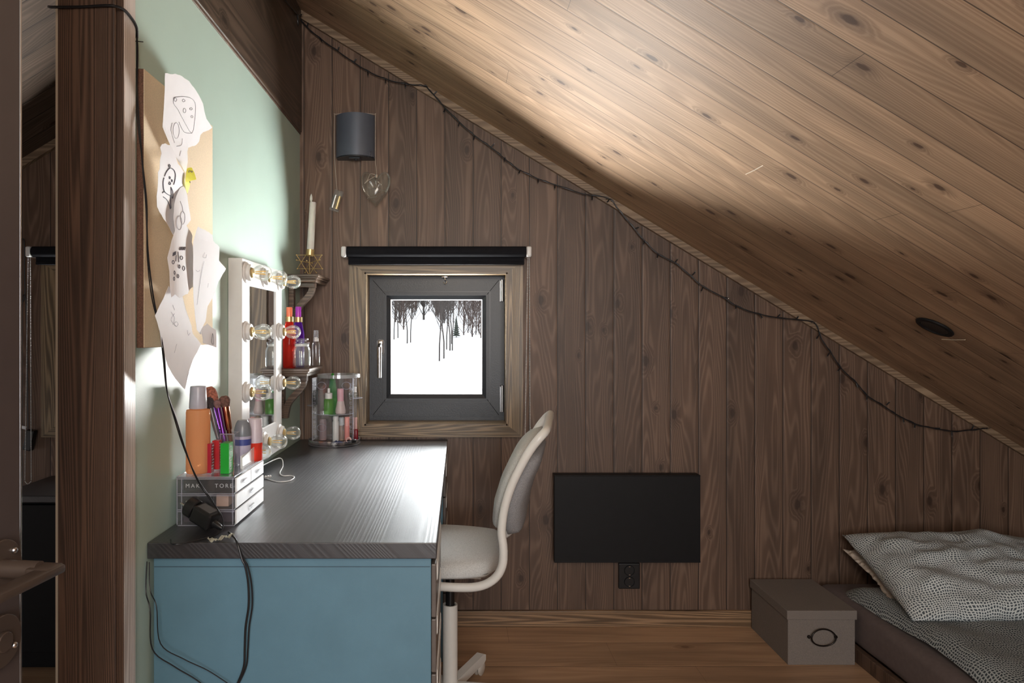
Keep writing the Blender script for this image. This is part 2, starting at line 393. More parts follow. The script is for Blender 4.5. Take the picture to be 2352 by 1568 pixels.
# sloping laths where the ceilings meet the gable
bm = BM(); prism(bm, [(-.636, zr(-.636)), (3.2, zr(3.2)), (3.2, zr(3.2)-.027), (-.636, zr(-.636)-.034)], (WALL-.02, WALL-.0005), lambda u, v, w: (u, w, v)); struct('trim_3', bm, M['lath'])
bm = BM(); prism(bm, [(-.746, zl(-.746)), (-3.2, zl(-3.2)), (-3.2, zl(-3.2)-.034), (-.746, zl(-.746)-.034)], (WALL-.02, WALL-.0005), lambda u, v, w: (u, w, v)); struct('trim_4', bm, M['lath'])
bm = BM(); bx(bm, -.044, 1.425, WALL-.018, WALL-.0005, 0, .064, .002); struct('baseboard_back', bm, M['base'])
# post and door jamb at the end of the partition
bm = BM(); bx(bm, -.746, -.640, 1.304, 1.313, 0, 2.0, .002); struct('trim_5', bm, M['post'])
bm = BM(); bx(bm, -.752, -.632, 1.325, 1.373, 0, 2.0, .002); struct('trim_6', bm, M['jamb'])
bm = BM(); bx(bm, -.752, -.6322, 1.3225, 1.3248, 0, 2.0, .0004); struct('trim_8', bm, M['post'])  # dark front sheet added so the jamb's painted light stays on its side
bm = BM(); bx(bm, -.762, -.754, 1.325, 1.373, 0, 2.0, .001); struct('trim_7', bm, M['pale'])

# ================================================================ window
def make_window(idx, dx, chain_side):
    w = thing('window_%d' % idx, None, None, (dx-.092, WALL, HZ0), kind='structure')
    x0, x1, z0, z1 = HX0+dx, HX1+dx, HZ0, HZ1
    ox0, ox1, oz0, oz1 = -.442+dx, .258+dx, .7655, 1.472
    ya, yb = WALL-.020, WALL-.0005
    def frame_bar(name, pts, m):
        bm = BM(); prism(bm, pts, (ya, yb), lambda u, v, ww: (u, ww, v))
        return obj(name, bm, m, w)
    e = .006
    frame_bar('casing_board', [(ox0, oz0), (x0-e, z0-e), (x0-e, z1+e), (ox0, oz1)], M['cas_v'])
    frame_bar('casing_board', [(ox1, oz0), (ox1, oz1), (x1+e, z1+e), (x1+e, z0-e)], M['cas_v'])
    frame_bar('casing_board', [(ox0, oz0), (ox1, oz0), (x1+e, z0-e), (x0-e, z0-e)], M['cas_h'])
    frame_bar('casing_board', [(ox0, oz1), (x0-e, z1+e), (x1+e, z1+e), (ox1, oz1)], M['cas_h'])
    # jamb lining
    y2 = WALL+.19; t = .006
    bm = BM(); 
    bx(bm, x0-t, x0, ya-.004, y2, z0-t, z1+t); bx(bm, x1, x1+t, ya-.004, y2, z0-t, z1+t)
    obj('jamb_lining', bm, M['cas_v'], w)
    bm = BM()
    bx(bm, x0-t, x1+t, ya-.004, y2, z0-t, z0); bx(bm, x0-t, x1+t, ya-.004, y2, z1, z1+t)
    obj('jamb_lining', bm, M['cas_h'], w)
    # fixed frame
    def ring(bm, X0, X1, Z0, Z1, wd, y0, y1, inner=None, slope=0):
        I = inner or (X0+wd, X1-wd, Z0+wd, Z1-wd)
        O = [(X0, Z0), (X1, Z0), (X1, Z1), (X0, Z1)]; N = [(I[0], I[2]), (I[1], I[2]), (I[1], I[3]), (I[0], I[3])]
        for k in range(4):
            j = (k+1) % 4
            a = [bm.verts.new((O[k][0], y0, O[k][1])), bm.verts.new((O[j][0], y0, O[j][1])), bm.verts.new((N[j][0], y0+slope, N[j][1])), bm.verts.new((N[k][0], y0+slope, N[k][1]))]
            b = [bm.verts.new((v.co.x, y1, v.co.z)) for v in a]
            bm.faces.new(a); bm.faces.new(b)
            for q in range(4): bm.faces.new((a[q], a[(q+1) % 4], b[(q+1) % 4], b[q]))
    bm = BM(); ring(bm, x0, x1, z0, z1, .03, WALL+.095, WALL+.15); obj('window_frame', bm, M['anthr'], w)
    gx0, gx1, gz0, gz1 = -.286+dx, .0976+dx, .9285, 1.326
    sx0, sx1, sz0, sz1 = x0+.010, x1-.018, z0+.018, z1-.012
    bm = BM(); ring(bm, sx0, sx1, sz0, sz1, 0, WALL+.082, WALL+.14, inner=(gx0-.018, gx1+.018, gz0-.018, gz1+.018))
    ring(bm, sx0+.006, sx1-.006, sz0+.006, sz1-.006, 0, WALL+.079, WALL+.09, inner=(gx0-.016, gx1+.016, gz0-.016, gz1+.016))
    ring(bm, gx0-.017, gx1+.017, gz0-.017, gz1+.017, 0, WALL+.083, WALL+.135, inner=(gx0, gx1, gz0, gz1), slope=.010)
    s = obj('sash', bm, M['anthr'], w)
    bm = BM(); ring(bm, gx0-.033, gx1+.033, gz0-.033, gz1+.033, .003, WALL+.0765, WALL+.084)
    for (ax, az), (bx_, bz) in (((sx0+.006, sz0+.006), (gx0-.02, gz0-.02)), ((sx1-.006, sz0+.006), (gx1+.02, gz0-.02)), ((sx0+.006, sz1-.006), (gx0-.02, gz1+.02)), ((sx1-.006, sz1-.006), (gx1+.02, gz1+.02))):
        tube(bm, [(ax, WALL+.0792, az), (bx_, WALL+.0792, bz)], .0012, 4)
    obj('profile_line', bm, M['black_p'], s, 'darker mitre and bead lines')
    bm = BM(); ring(bm, gx0-.0005, gx1+.0005, gz0-.0005, gz1+.0005, .003, WALL+.0955, WALL+.112); obj('seal', bm, M['steel'], s)
    bm = BM(); bx(bm, gx0, gx1, WALL+.114, WALL+.118, gz0, gz1); obj('pane', bm, M['pane'], s, 'clear glass pane')
    # handle
    hx = at(874, 790, 2.925).x + dx if dx == 0 else dx + at(874, 790, 2.925).x
    hz = at(874, 797, 2.925).z
    bm = BM(); bx(bm, hx-.014, hx+.016, WALL+.068, WALL+.080, hz-.033, hz+.033, .010, 3)
    tube(bm, [(hx, WALL+.075, hz+.008), (hx, WALL+.045, hz+.008), (hx, WALL+.036, hz), (hx, WALL+.036, hz-.06), (hx, WALL+.036, hz-.125)], .008, 10, radii=[.009, .009, .010, .009, .008])
    obj('handle', bm, M['steel'], s, 'satin steel handle', smooth=True)
    for zc, hh in (((1.19+(762-667)/551), .045), ((1.19+(762-915)/551), .055)):
        bm = BM(); cyl(bm, .0065, hh*2, (x1-.010, WALL+.075, zc-hh), 12); bx(bm, x1-.018, x1-.006, WALL+.075, WALL+.094, zc-hh, zc+hh*.9)
        obj('hinge', bm, M['steel'], w, 'steel hinge', smooth=True)
    bm = BM(); bx(bm, dx-.071, dx-.045, WALL+.06, WALL+.082, z1-.008, z1-.001, .001)
    tube(bm, smooth_path([(dx-.057, WALL+.062, z1-.006), (dx-.057, WALL+.062, z1-.018), (dx-.050, WALL+.062, z1-.026), (dx-.057, WALL+.062, z1-.034), (dx-.065, WALL+.062, z1-.027)], 5), .0017, 6)
    obj('hook', bm, M['chrome'], w, 'small chrome hook', smooth=True)
    # blind
    yc = 2.779; zc = 1.507; rr = .0215
    bl = thing('roller_blind', 'black roller blind rolled up over the window beside the desk' if dx == 0 else 'black roller blind end seen through the gap left of the post', 'blind', (dx-.09, yc, zc))
    bm = BM(); cyl(bm, rr, .7085, (-.443+dx, yc, zc), 28, 'X', .001); obj('roll', bm, M['fabricb'], bl, smooth=True)
    bm = BM(); bx(bm, -.440+dx, .260+dx, yc+.012, yc+.016, zc-.045, zc, .001); bx(bm, -.440+dx, .260+dx, yc+.008, yc+.02, zc-.05, zc-.038, .003)
    obj('blind_cloth', bm, M['fabricb'], bl)
    for sx in (-.464+dx, .2665+dx):
        bm = BM(); bx(bm, sx, sx+.020, yc-.021, WALL-.022, zc-.022, zc+.020, .006, 3); cyl(bm, .014, .006, (sx+.007, yc, zc), 16, 'X')
        obj('end_bracket', bm, M['rubberw'], bl, 'white end bracket', smooth=True)
    cx = (.276 if chain_side > 0 else -.458)+dx
    bm = BM()
    zb = .66 if chain_side > 0 else .60
    for q, (a, b) in enumerate(((-.003, -.016), (.003, .007))):
        n = int((zc-.02-zb)/.0058)
        for i in range(n):
            f = i/n; z = zc-.02-(zc-.02-zb)*f
            p = Vector((cx+a+(b-a)*f, yc-.004+ .004*q, z)); rb = .0024
            bmesh.ops.create_icosphere(bm, subdivisions=1, radius=rb, matrix=Matrix.Translation(p))
    tube(bm, smooth_path([(cx-.016, yc-.004, zb), (cx-.005, yc-.002, zb-.012), (cx+.007, yc, zb)], 5), .0016, 6)
    obj('bead_chain', bm, M['rubberw'], bl, 'white bead chain', smooth='all')
    return w
make_window(1, 0, 1)
make_window(2, WDX, -1)

# ================================================================ outside: snow and bare trees
def gz(x, y): return -.25+.062*y+.10*math.sin(x*.35+1)+.012*(x+2)*(y/20)
bm = BM(); grid(bm, 40, 40, lambda u, v: (lambda x, y: Vector((x, y, gz(x, y)+.05*noise.noise(Vector((x*.4, y*.4, 0))))))(-16+32*u, 5.4+60*v))
tag(obj('snow_field', bm, M['snow'], smooth='all'), 'snow covered slope seen through the window', 'snow', kind='structure')
def tree_mesh(seed, h, m, spread=.35, nb=16, lean=0, r0=.04, fmin=.2):
    rn = random.Random(seed); bm = BM()
    pts = [Vector((0, 0, -.15))]; 
    for i in range(1, 9):
        pts.append(Vector((lean*i/8*h*.1+rn.uniform(-.03, .03)*h*.15, rn.uniform(-.03, .03)*h*.15, h*i/8)))
    sp = smooth_path(pts, 2); rad = [r0*(1-.85*i/len(sp)) for i in range(len(sp))]
    tube(bm, sp, r0, 5, radii=rad)
    for k in range(nb):
        f = rn.uniform(fmin, .97); i = int(f*(len(sp)-1)); p = sp[i]; a = rn.uniform(0, 6.283); L = h*spread*(1.1-f)*rn.uniform(.5, 1)
        d = Vector((math.cos(a), math.sin(a)*.6, rn.uniform(.9, 1.8))).normalized()
        q = p+d*L*.5+Vector((0, 0, .02)); e = p+d*L+Vector((0, 0, L*.25))
        tube(bm, [p, q, e], .01, 3, radii=[rad[i]*.45, rad[i]*.3, rad[i]*.12])
        for z in range(4):
            d2 = (d+Vector((rn.uniform(-.8, .8), rn.uniform(-.5, .5), rn.uniform(-.1, .6)))).normalized(); s = p.lerp(e, rn.uniform(.35, .9))
            tube(bm, [s, s+d2*L*.4], .01, 3, radii=[rad[i]*.2, rad[i]*.06])
    return bm
protos = []
def put_tree(k, px, py, Y, label, group, sc=1.0):
    """py: where the trunk meets the snow"""
    p = at(px, py, Y); p.z = max(gz(p.x, Y), p.z) if False else gz(p.x, Y)
    if k < len(protos) and protos[k][1]:
        o = protos[k][0].copy(); COL.objects.link(o)
    else: o = protos[k][0]; protos[k][1] = True
    o.location = p; o.scale = (sc, sc, sc); o.rotation_euler = (0, 0, random.uniform(-.5, .5))
    return tag(o, label, 'tree', group)
specs = [(1, 2.3, 'bark', .26, 16, .3, .015, .22), (2, 2.6, 'bark', .3, 22, -.3, .016, .2), (3, 2.4, 'bark2', .45, 60, .1, .026, .06), (4, 1.9, 'bark2', .75, 70, .4, .017, .03), (5, 3.2, 'bark', .40, 70, -.2, .040, .08)]
for sd, h, mm, spd, nb, ln, r0, fm in specs:
    protos.append([obj('bare_tree', tree_mesh(sd, h, mm, spd, nb, ln, r0, fm), M[mm]), False])
ORD = ['leftmost', 'second from left', 'third from left', 'fourth from left', 'fifth from left', 'sixth from left', 'rightmost']
def order(pxs, px): k = sorted(pxs).index(px); return 'rightmost' if k == len(pxs)-1 else ORD[k]
P_MID = [1009, 1019, 1026, 1033, 1039, 1037]; P_LEFT = [905, 914, 935, 943, 927]; P_RIGHT = [1065, 1075, 1085, 1093, 1100, 1080, 1105]
for i, (px, Y) in enumerate([(1009, 13.0), (1019, 13.4), (1026, 15.6), (1033, 15.2), (1039, 15.2), (1037, 17)]):
    put_tree(i % 2, px, 0, Y, order(P_MID, px)+' of the slim bare birches mid slope in the window view', 'slim birches in the middle of the window view')
for i, (px, Y) in enumerate([(905, 19), (914, 19.5), (935, 17.6), (943, 17.8), (927, 24)]):
    put_tree((0, 1, 1, 0, 2)[i], px, 0, Y, order(P_LEFT, px)+' of the thin bare trees at the left of the window view', 'bare trees at the left of the window view')
for i, (px, Y) in enumerate([(1065, 20), (1075, 21), (1085, 19), (1093, 20), (1100, 21), (1080, 24), (1105, 18.5)]):
    put_tree(3 if i % 2 else 2, px, 0, Y, order(P_RIGHT, px)+' of the bushy bare trees at the right of the window view', 'bushy trees at the right of the window view', .8)
for i in range(46):
    x = random.uniform(895, 1112); Y = 27+i*.75
    put_tree(random.choice((2, 4, 3, 4)), x, 0, Y, 'distant bare tree in the wood at the top of the slope', 'distant trees in the wood beyond the snow', random.uniform(.9, 1.4))
rn = random.Random(3); bm = BM()
for i in range(9): lathe(bm, [(0, .1+i*.12), (.30-.03*i, .1+i*.12), (.02, .32+i*.12)], n=9)
tube(bm, [(0, 0, -.1), (0, 0, .3)], .03, 5)
p = at(1048, 0, 19); tag(obj('small_spruce', bm, M['fir'], smooth=False), 'small dark spruce standing alone among the bare trees outside', 'tree').location = (p.x, 19, gz(p.x, 19)); bpy.data.objects['small_spruce'].scale = (.4, .4, .45)

# ================================================================ door at the far left
d = thing('door_1', None, None, (-.457, .732, 0), kind='structure', rotz=R(-97), local=True)
# local frame: x runs along the leaf from its free edge towards the hinges, y points into the room
bm = BM(); bx(bm, 0, .80, -.040, 0, .01, 2.0, .002); dl = obj('door_leaf', bm, M['door'], d)
bm = BM(); bx(bm, -.001, .0015, -.041, .0006, .01, 2.0, .0003); obj('edge_band', bm, M['steel'], dl, 'thin pale edge band')
for zz, nm in ((.957, 'round handle rosette'), (.882, 'round keyhole rosette')):
    bm = BM(); cyl(bm, .026, .008, (.034, 0, zz), 32, 'Y')
    if zz < .9: cyl(bm, .010, .012, (.034, 0, zz), 16, 'Y')
    obj('rosette', bm, M['iron'], d, nm, smooth=True)
bm = BM(); ball(bm, (.020, .009, .969), .0033); ball(bm, (.020, .009, .873), .0033); obj('screw', bm, M['steel'], d, smooth=True)
bm = BM(); tube(bm, [(.034, .0, .955), (.034, .048, .955)], .009, 12)
bx(bm, .022, .046, .040, .066, .949, .960, .003); bx(bm, .022, .160, .048, .068, .950, .959, .003)
obj('lever_handle', bm, M['iron'], d, 'dark bronze lever handle', smooth=True)

# ================================================================ far room: black cabinet, hanging adapter
t = thing('black_cabinet', 'low black cabinet behind the post, under the far blind', 'cabinet', (-1.2, 2.65, 0))
bm = BM(); bx(bm, -1.62, -.79, 2.49, 2.82, 0, .585, .003); bd = obj('body', bm, M['black_m'], t)
bm = BM(); bx(bm, -1.64, -.78, 2.475, 2.822, .587, .612, .003); obj('top_panel', bm, M['desk'], t)
for xa, xb in ((-1.615, -1.21), (-1.205, -.80)):
    bm = BM(); bx(bm, xa, xb, 2.474, 2.489, .06, .580, .002); dd = obj('door', bm, M['black_m'], t)
    bm = BM(); ball(bm, ((xb-.03) if xa < -1.4 else xa+.03, 2.468, .4), .009); obj('knob', bm, M['iron'], dd, smooth=True)
t = thing('hanging_adapter', 'black power adapter hanging on cords left of the far bead chain', 'adapter', tuple(at(68, 1010, 2.83)))
c = at(69, 1010, 2.82); bm = BM(); bx(bm, -.016, .016, -.014, .014, -.042, .042, .004, M=Matrix.Translation(c) @ Matrix.Rotation(R(12), 4, 'Y')); obj('adapter_block', bm, M['black_p'], t)
bm = BM(); tube(bm, smooth_path([at(46, 555, 2.835), at(55, 552, 2.835), at(56, 620, 2.835), at(57, 676, 2.835), at(48, 700, 2.835)], 6), .0022, 6); tube(bm, smooth_path([at(46, 690, 2.83), at(58, 680, 2.83), at(61, 760, 2.83), at(63, 880, 2.83), at(64, 985, 2.82)], 6), .0022, 6)
obj('cord', bm, M['cord'], t, smooth=True)
bm = BM(); bx(bm, -.016, .013, -.001, .001, -.006, .006, M=Matrix.Translation(at(53, 981, 2.81)) @ Matrix.Rotation(R(14), 4, 'Y')); obj('paper_tag', bm, M['paper'], t, 'white paper tag')

# ================================================================ desk
DT = .755
bm = BM(); bx(bm, -.6435, -.046, 1.448, WALL-.003, DT-.033, DT, .0015)
tag(obj('desk_top', bm, M['desk'], loc=(-.345, 2.1, DT-.033)), 'long black-brown desktop running along the sage green wall', 'desk')
def drawer_unit(y0, y1, label, n=6):
    t = thing('drawer_unit', label, 'drawer unit', (-.35, (y0+y1)/2, 0), group=None)
    zt = DT-.035
    bm = BM(); bx(bm, -.636, -.058, y0, y1, 0.0, zt, .0015); obj('carcass', bm, M['blue'], t)
    bm = BM(); bx(bm, -.634, -.060, y0-.0012, y0+.002, zt-.0195, zt-.0180); obj('panel_seam', bm, M['bluedark'], t)
    hh = (zt-.03)/n
    for i in range(n):
        z0 = .02+i*hh
        bm = BM(); bx(bm, -.0575, -.047, y0+.001, y1-.001, z0, z0+hh-.004, .002)
        dr = obj('drawer', bm, M['drawer'], t, 'taupe drawer front')
        bm = BM(); prism(bm, [(-.048, z0+hh*.55), (-.0452, z0+hh*.62), (-.0448, z0+hh*.78), (-.0457, z0+hh*.93), (-.048, z0+hh*.97)], (y0+.03, y1-.03), lambda u, v, w: (u, w, v))
        obj('drawer_lip', bm, M['chairw'], dr, 'pale finger lip')  # pale colour paints the glint on the cut-out handle
    return t
drawer_unit(1.462, 1.822, 'teal blue drawer unit under the near end of the desk')
drawer_unit(2.53, 2.84, 'teal blue drawer unit under the desk beneath the window, behind the chair')

# ================================================================ swivel chair (local: x towards its back, y across)
ch = thing('swivel_chair', 'white framed swivel chair with light grey padded seat pushed to the desk', 'chair', (-.028, 2.25, 0), rotz=R(-9), local=True)
HW = .235
def chair_side(y):
    return [(-.20, y, .463), (-.05, y, .460), (.06, y, .459), (.125, y, .466), (.168, y, .490), (.190, y, .528), (.193, y, .578), (.188, y, .625), (.196, y, .69), (.216, y, .755), (.246, y, .818), (.272, y, .862), (.296, y, .893)]
sideL = chair_side(-HW); sideR = chair_side(HW)
top = [(.310, -HW+.02, .907), (.314, -HW+.07, .912), (.314, 0, .913), (.314, HW-.07, .912), (.310, HW-.02, .907)]
front = [(-.225, HW-.04, .463), (-.23, 0, .463), (-.225, -HW+.04, .463)]
bm = BM(); tube(bm, smooth_path(sideL+top+sideR[::-1]+front, 5, True), .0125, 12, True, 1.0)
obj('frame', bm, M['chairw'], ch, 'cream white steel frame', smooth='all')
def seat_fn(u, v):
    x = -.215+.385*u; y = (v-.5)*2*(HW-.012)
    return x, y
def cushion(bm, cen, hx, hy, th, bot, n=26, exps=3.2, warp=None):
    vs = []
    for s in (1, -1):
        V = [[None]*(n+1) for _ in range(n+1)]
        for i in range(n+1):
            for j in range(n+1):
                a = -1+2*i/n; b = -1+2*j/n
                # square to rounded square
                x = a*math.sqrt(1-b*b/ (2.6)); y = b*math.sqrt(1-a*a/(2.6))
                k = max(abs(a), abs(b)); p = (1-k**exps)**(1/2.4) if k < 1 else 0
                z = (th if s > 0 else -bot)*p
                q = Vector((x*hx, y*hy, z))
                V[i][j] = bm.verts.new(warp(q) if warp else q+Vector(cen))
        for i in range(n):
            for j in range(n): bm.faces.new((V[i][j], V[i+1][j], V[i+1][j+1], V[i][j+1]))
    bmesh.ops.remove_doubles(bm, verts=bm.verts, dist=1e-5)
bm = BM(); cushion(bm, (-.030, 0, .482), .215, HW-.006, .046, .018, exps=5)
obj('seat_pad', bm, M['fabric'], ch, 'light grey fabric seat', smooth='all')
bm = BM(); bx(bm, -.17, .12, -.16, .16, .458, .470, .004); obj('seat_pan', bm, M['chairw'], ch)
prof = [(z, x) for x, y, z in chair_side(0)[6:]]
def backx(z):
    for (z0, x0), (z1, x1) in zip(prof, prof[1:]):
        if z <= z1: return x0+(x1-x0)*(z-z0)/(z1-z0)
    return prof[-1][1]
def wb(off):
    def f(q):
        z = .735+q.x; z = max(.575, min(.90, z)); return Vector((backx(z)-q.z+off, q.y, z-.0))
    return f
bm = BM(); cushion(bm, None, .155, HW-.010, .042, .010, warp=wb(.0), exps=4); obj('backrest_pad', bm, M['fabric'], ch, 'light grey front of the backrest', smooth='all')
bm = BM(); cushion(bm, None, .145, HW-.014, .002, .052, warp=lambda q: Vector((backx(max(.575, .715+q.x))-q.z+.008, q.y, .715+q.x)), exps=4); obj('backrest_cover', bm, M['fabricd'], ch, 'darker grey back cover', smooth='all')
bm = BM(); cyl(bm, .0145, .16, (0, 0, .29), 20); obj('gas_lift', bm, M['black_p'], ch, 'black inner column', smooth=True)
bm = BM(); bx(bm, -.06, .06, -.05, .05, .425, .449, .005); obj('tilt_plate', bm, M['black_p'], ch)
bm = BM(); lathe(bm, [(0, .05), (.024, .05), (.024, .315), (.0235, .318), (.018, .318), (.018, .300), (0, .300)], n=28); obj('column', bm, M['chairw'], ch, smooth=True)
for k in range(5):
    a = R(62+9+72*k); ca, sa = math.cos(a), math.sin(a)
    MM = Matrix.Rotation(a, 4, 'Z')
    bm = BM()
    prism(bm, [(.0, .034), (.0, .066), (.05, .067), (.222, .071), (.235, .064), (.235, .046), (.225, .040)], (-.014, .014), lambda u, v, w: MM @ Vector((u, w, v)))
    lg = obj('leg', bm, M['chairw'], ch)
    bm = BM(); c0 = MM @ Vector((.212, 0, 0))
    for q in (-.011, .004): lathe(bm, [(0, 0), (.020, 0), (.0235, .002), (.0235, .006), (.020, .008), (0, .008)], n=20, M=Matrix.Translation(c0+Vector((0, 0, .0235))) @ MM @ Matrix.Rotation(R(90), 4, 'X') @ Matrix.Translation((0, 0, q)))
    bx(bm, .200, .236, -.004, .006, .020, .050, .003, M=MM)
    obj('castor', bm, M['chairw'], lg, smooth=True)

# ================================================================ wall heater, socket, storage box
t = thing('wall_heater', 'flat black panel heater mounted low on the wooden gable wall', 'heater', (.667, WALL, .28))
A = at(1273, 1091, 2.785); B = at(1609, 1290, 2.785)
bm = BM(); bx(bm, A.x, B.x, 2.785, 2.81, B.z, A.z-.004, .002); obj('panel', bm, M['black_m'], t)
bm = BM(); bx(bm, A.x, B.x, 2.784, 2.835, A.z-.005, A.z, .0015); obj('top_lip', bm, M['black_m'], t)
bm = BM(); bx(bm, A.x+.06, B.x-.06, 2.81, WALL-.001, B.z+.05, A.z-.06); obj('housing', bm, M['black_p'], t)
bm = BM(); bx(bm, A.x, B.x, 2.784, 2.8, B.z-.003, B.z+.004, .001); obj('bottom_lip', bm, M['black_m'], t)
A = at(1421, 1293, 2.835); B = at(1470, 1352, 2.835)
t = thing('wall_socket', 'black double power socket on the wall right under the heater', 'socket', ((A.x+B.x)/2, WALL, B.z))
bm = BM(); bx(bm, A.x, B.x, 2.833, WALL-.0005, B.z, A.z, .004, 3); pl = obj('cover_plate', bm, M['black_p'], t)
cx = (A.x+B.x)/2
for zc in (A.z-.029, B.z+.029):
    bm = BM(); lathe(bm, [(.0215, 0), (.0205, -.003), (.0190, -.003), (.0185, .004), (0, .004)], (cx, 2.8325, zc), 28, 'Y'); f = obj('socket_well', bm, M['black_m'], t, smooth=True)
    bm = BM()
    for s in (1, -1): bx(bm, cx-.003, cx+.003, 2.829, 2.834, zc+s*.0165-.0015, zc+s*.0165+.0015)
    obj('earth_clip', bm, M['chrome'], f, 'small metal earth clips')
t = thing('storage_box', 'grey taupe lidded storage box with oval metal handle, beside the mattress', 'box', (1.295, 2.66, 0))
bm = BM(); bx(bm, 1.176, 1.416, 2.508, 2.822, 0, .175, .002); obj('box_body', bm, M['storage'], t)
bm = BM(); bx(bm, 1.171, 1.421, 2.503, 2.826, .163, .196, .0025); obj('lid', bm, M['storage'], t)
c = at(1890, 1463, 2.50)
bm = BM(); tube(bm, [(c.x+.043*math.cos(a), 2.497-.004*math.cos(a)**2, c.z+.030*math.sin(a)) for a in [i*math.pi/20 for i in range(40)]], .0027, 8, True)
for s in (-1, 1): ball(bm, (c.x+s*.048, 2.503, c.z), .006); 
h = obj('ring_handle', bm, M['dkmetal'], t, 'dark oval ring handle', smooth='all')

# ================================================================ mattress, duvet, pillows
t = thing('mattress', 'low mattress in mauve brown sheet on the floor under the sloping ceiling', 'mattress', (2.0, 1.7, 0))
bm = BM(); bx(bm, 1.428, 1.450, .3, 2.82, 0, .052, .003); obj('edge_board', bm, M['post'], t, 'dark wooden edge board')
def mat_fn(bm):
    bx(bm, 1.436, 2.62, .32, 2.815, .052, .188, .03, 4)
    bmesh.ops.subdivide_edges(bm, edges=[e for e in bm.edges if e.calc_length() > .5], cuts=30, use_grid_fill=True)
    for v in bm.verts:
        v.co.x += .006*noise.noise(Vector((v.co.x*3, v.co.y*6, v.co.z*18)))
bm = BM(); mat_fn(bm); obj('sheet', bm, M['sheet'], t, smooth=True)
def duv(u, v):
    y = .35+2.36*v; s = u*1.25
    z = .236+.012*noise.noise(Vector((s*4, y*4, 1)))+.010*noise.noise(Vector((s*11, y*7, 3)))+.02*math.exp(-((y-2.2)/.3)**2)
    x = 1.458+s
    if u < .06:
        k = 1-u/.06; z = z-.050*k**2.2; x = 1.458+s+.018*k*(k-.2)+.004*math.sin(y*9)
    e = (1-v)
    if e < .05: k = 1-e/.05; z -= .034*k*k
    return Vector((x, y+.015*noise.noise(Vector((s*5, 0, 2))), z))
bm = BM(); V = grid(bm, 90, 120, duv)
ext = bmesh.ops.solidify(bm, geom=bm.faces[:], thickness=.018)
tag(obj('duvet', bm, M['duvet'], smooth='all', loc=(2.0, 1.5, .2)), 'spotted white and grey duvet spread over the mattress', 'duvet')
def pillow_mesh(bm, M4, w, h, th, seed, n=60, wr=1.0):
    lay = bm.loops.layers.uv.verify()
    for s in (1, -1):
        V = [[None]*(n+1) for _ in range(n+1)]
        for i in range(n+1):
            for j in range(n+1):
                a = -1+2*i/n; b = -1+2*j/n
                p = ((1-a*a)*(1-b*b)); z = th*(max(p, 0))**.52
                x = a*(1-.055*(1-b*b)**1.0*0 - .06*(1-abs(b))**.9*abs(a)**3); y = b*(1-.07*(1-abs(a))**.9*abs(b)**3)
                nv = Vector((a*1.4+seed, b*1.2, seed)); f = max(p, 0)**.3
                z += wr*f*(.014*noise.noise(nv*1.6)+.007*noise.noise(nv*3.7)-.008*abs(noise.noise(nv*2.3+Vector((5, 0, 0)))))
                V[i][j] = bm.verts.new(M4 @ Vector((x*w/2, y*h/2, s*z)))
        U = [[0]*(n+1) for _ in range(n+1)]; T_ = [[0]*(n+1) for _ in range(n+1)]
        for k in range(1, n+1):
            for j in range(n+1):
                U[k][j] = U[k-1][j]+(V[k][j].co-V[k-1][j].co).length; T_[j][k] = T_[j][k-1]+(V[j][k].co-V[j][k-1].co).length
        for i in range(n):
            for j in range(n):
                f = bm.faces.new((V[i][j], V[i+1][j], V[i+1][j+1], V[i][j+1]))
                for l, (q, r_) in zip(f.loops, ((i, j), (i+1, j), (i+1, j+1), (i, j+1))): l[lay].uv = (U[q][r_]-U[n][r_]/2, T_[q][r_]-T_[q][n]/2)
    bmesh.ops.remove_doubles(bm, verts=bm.verts, dist=1e-6)
th_ = math.atan2(.066, .245)
Mp = Matrix.Translation((1.855, 2.50, .318)) @ Matrix.Rotation(R(-5), 4, 'Z') @ Matrix.Rotation(th_, 4, 'X')
bm = BM(); pillow_mesh(bm, Mp, .72, .52, .105, 2.3, wr=2.2)
for v in bm.verts: v.co.z = max(v.co.z, .252)
tag(obj('pillow', bm, M['pillow'], smooth='all', loc=(1.87, 2.53, .28)), 'plump spotted white and grey pillow leaning towards the gable wall', 'pillow')
Mq = Matrix.Translation((1.80, 2.70, .262)) @ Matrix.Rotation(R(28), 4, 'X') @ Matrix.Rotation(0, 4, 'Z')
bm = BM()
def bou(u, v):
    return Vector((0, 0, 0))
pillow_mesh(bm, Matrix.Translation((1.865, 2.62, .272)) @ Matrix.Rotation(R(17), 4, 'X'), .675, .36, .030, 7.1, 120, .3)
for v in bm.verts:
    k = noise.noise(v.co*70); v.co += Vector((v.co.x-1.86, 0, (v.co.z-.27)*6)).normalized()*.010*k
tag(obj('boucle_cushion', bm, M['boucle'], smooth='all', loc=(1.86, 2.63, .25)), 'cream bobbly cushion tucked behind the spotted pillow', 'cushion')

# ================================================================ ceiling spot, wall lamp
c = Vector((1.476, 2.175, zr(1.476)))
nrm = Vector((-.606, 0, -1)).normalized()
MM = Matrix.Translation(c) @ nrm.to_track_quat('Z', 'Y').to_matrix().to_4x4()
t = thing('ceiling_spot', 'round black recessed spotlight in the sloping plank ceiling, switched off', 'light', tuple(c))
bm = BM(); lathe(bm, [(.040, .0005), (.052, .0005), (.055, .003), (.053, .007), (.042, .008), (.038, .002)], n=40, M=MM); obj('trim_ring', bm, M['black_m'], t, smooth=True)
bm = BM(); lathe(bm, [(.0395, .005), (.030, .0025), (0, .0015)], n=40, M=MM); obj('lamp_face', bm, M['black_p'], t, smooth=True)
A = at(774, 272, WALL); B = at(864, 369, WALL)
t = thing('wall_lamp', 'curved graphite metal wall lamp on the gable above the window', 'lamp', ((A.x+B.x)/2, WALL, B.z))
mx = (A.x+B.x)/2; hw = (B.x-A.x)/2*.972
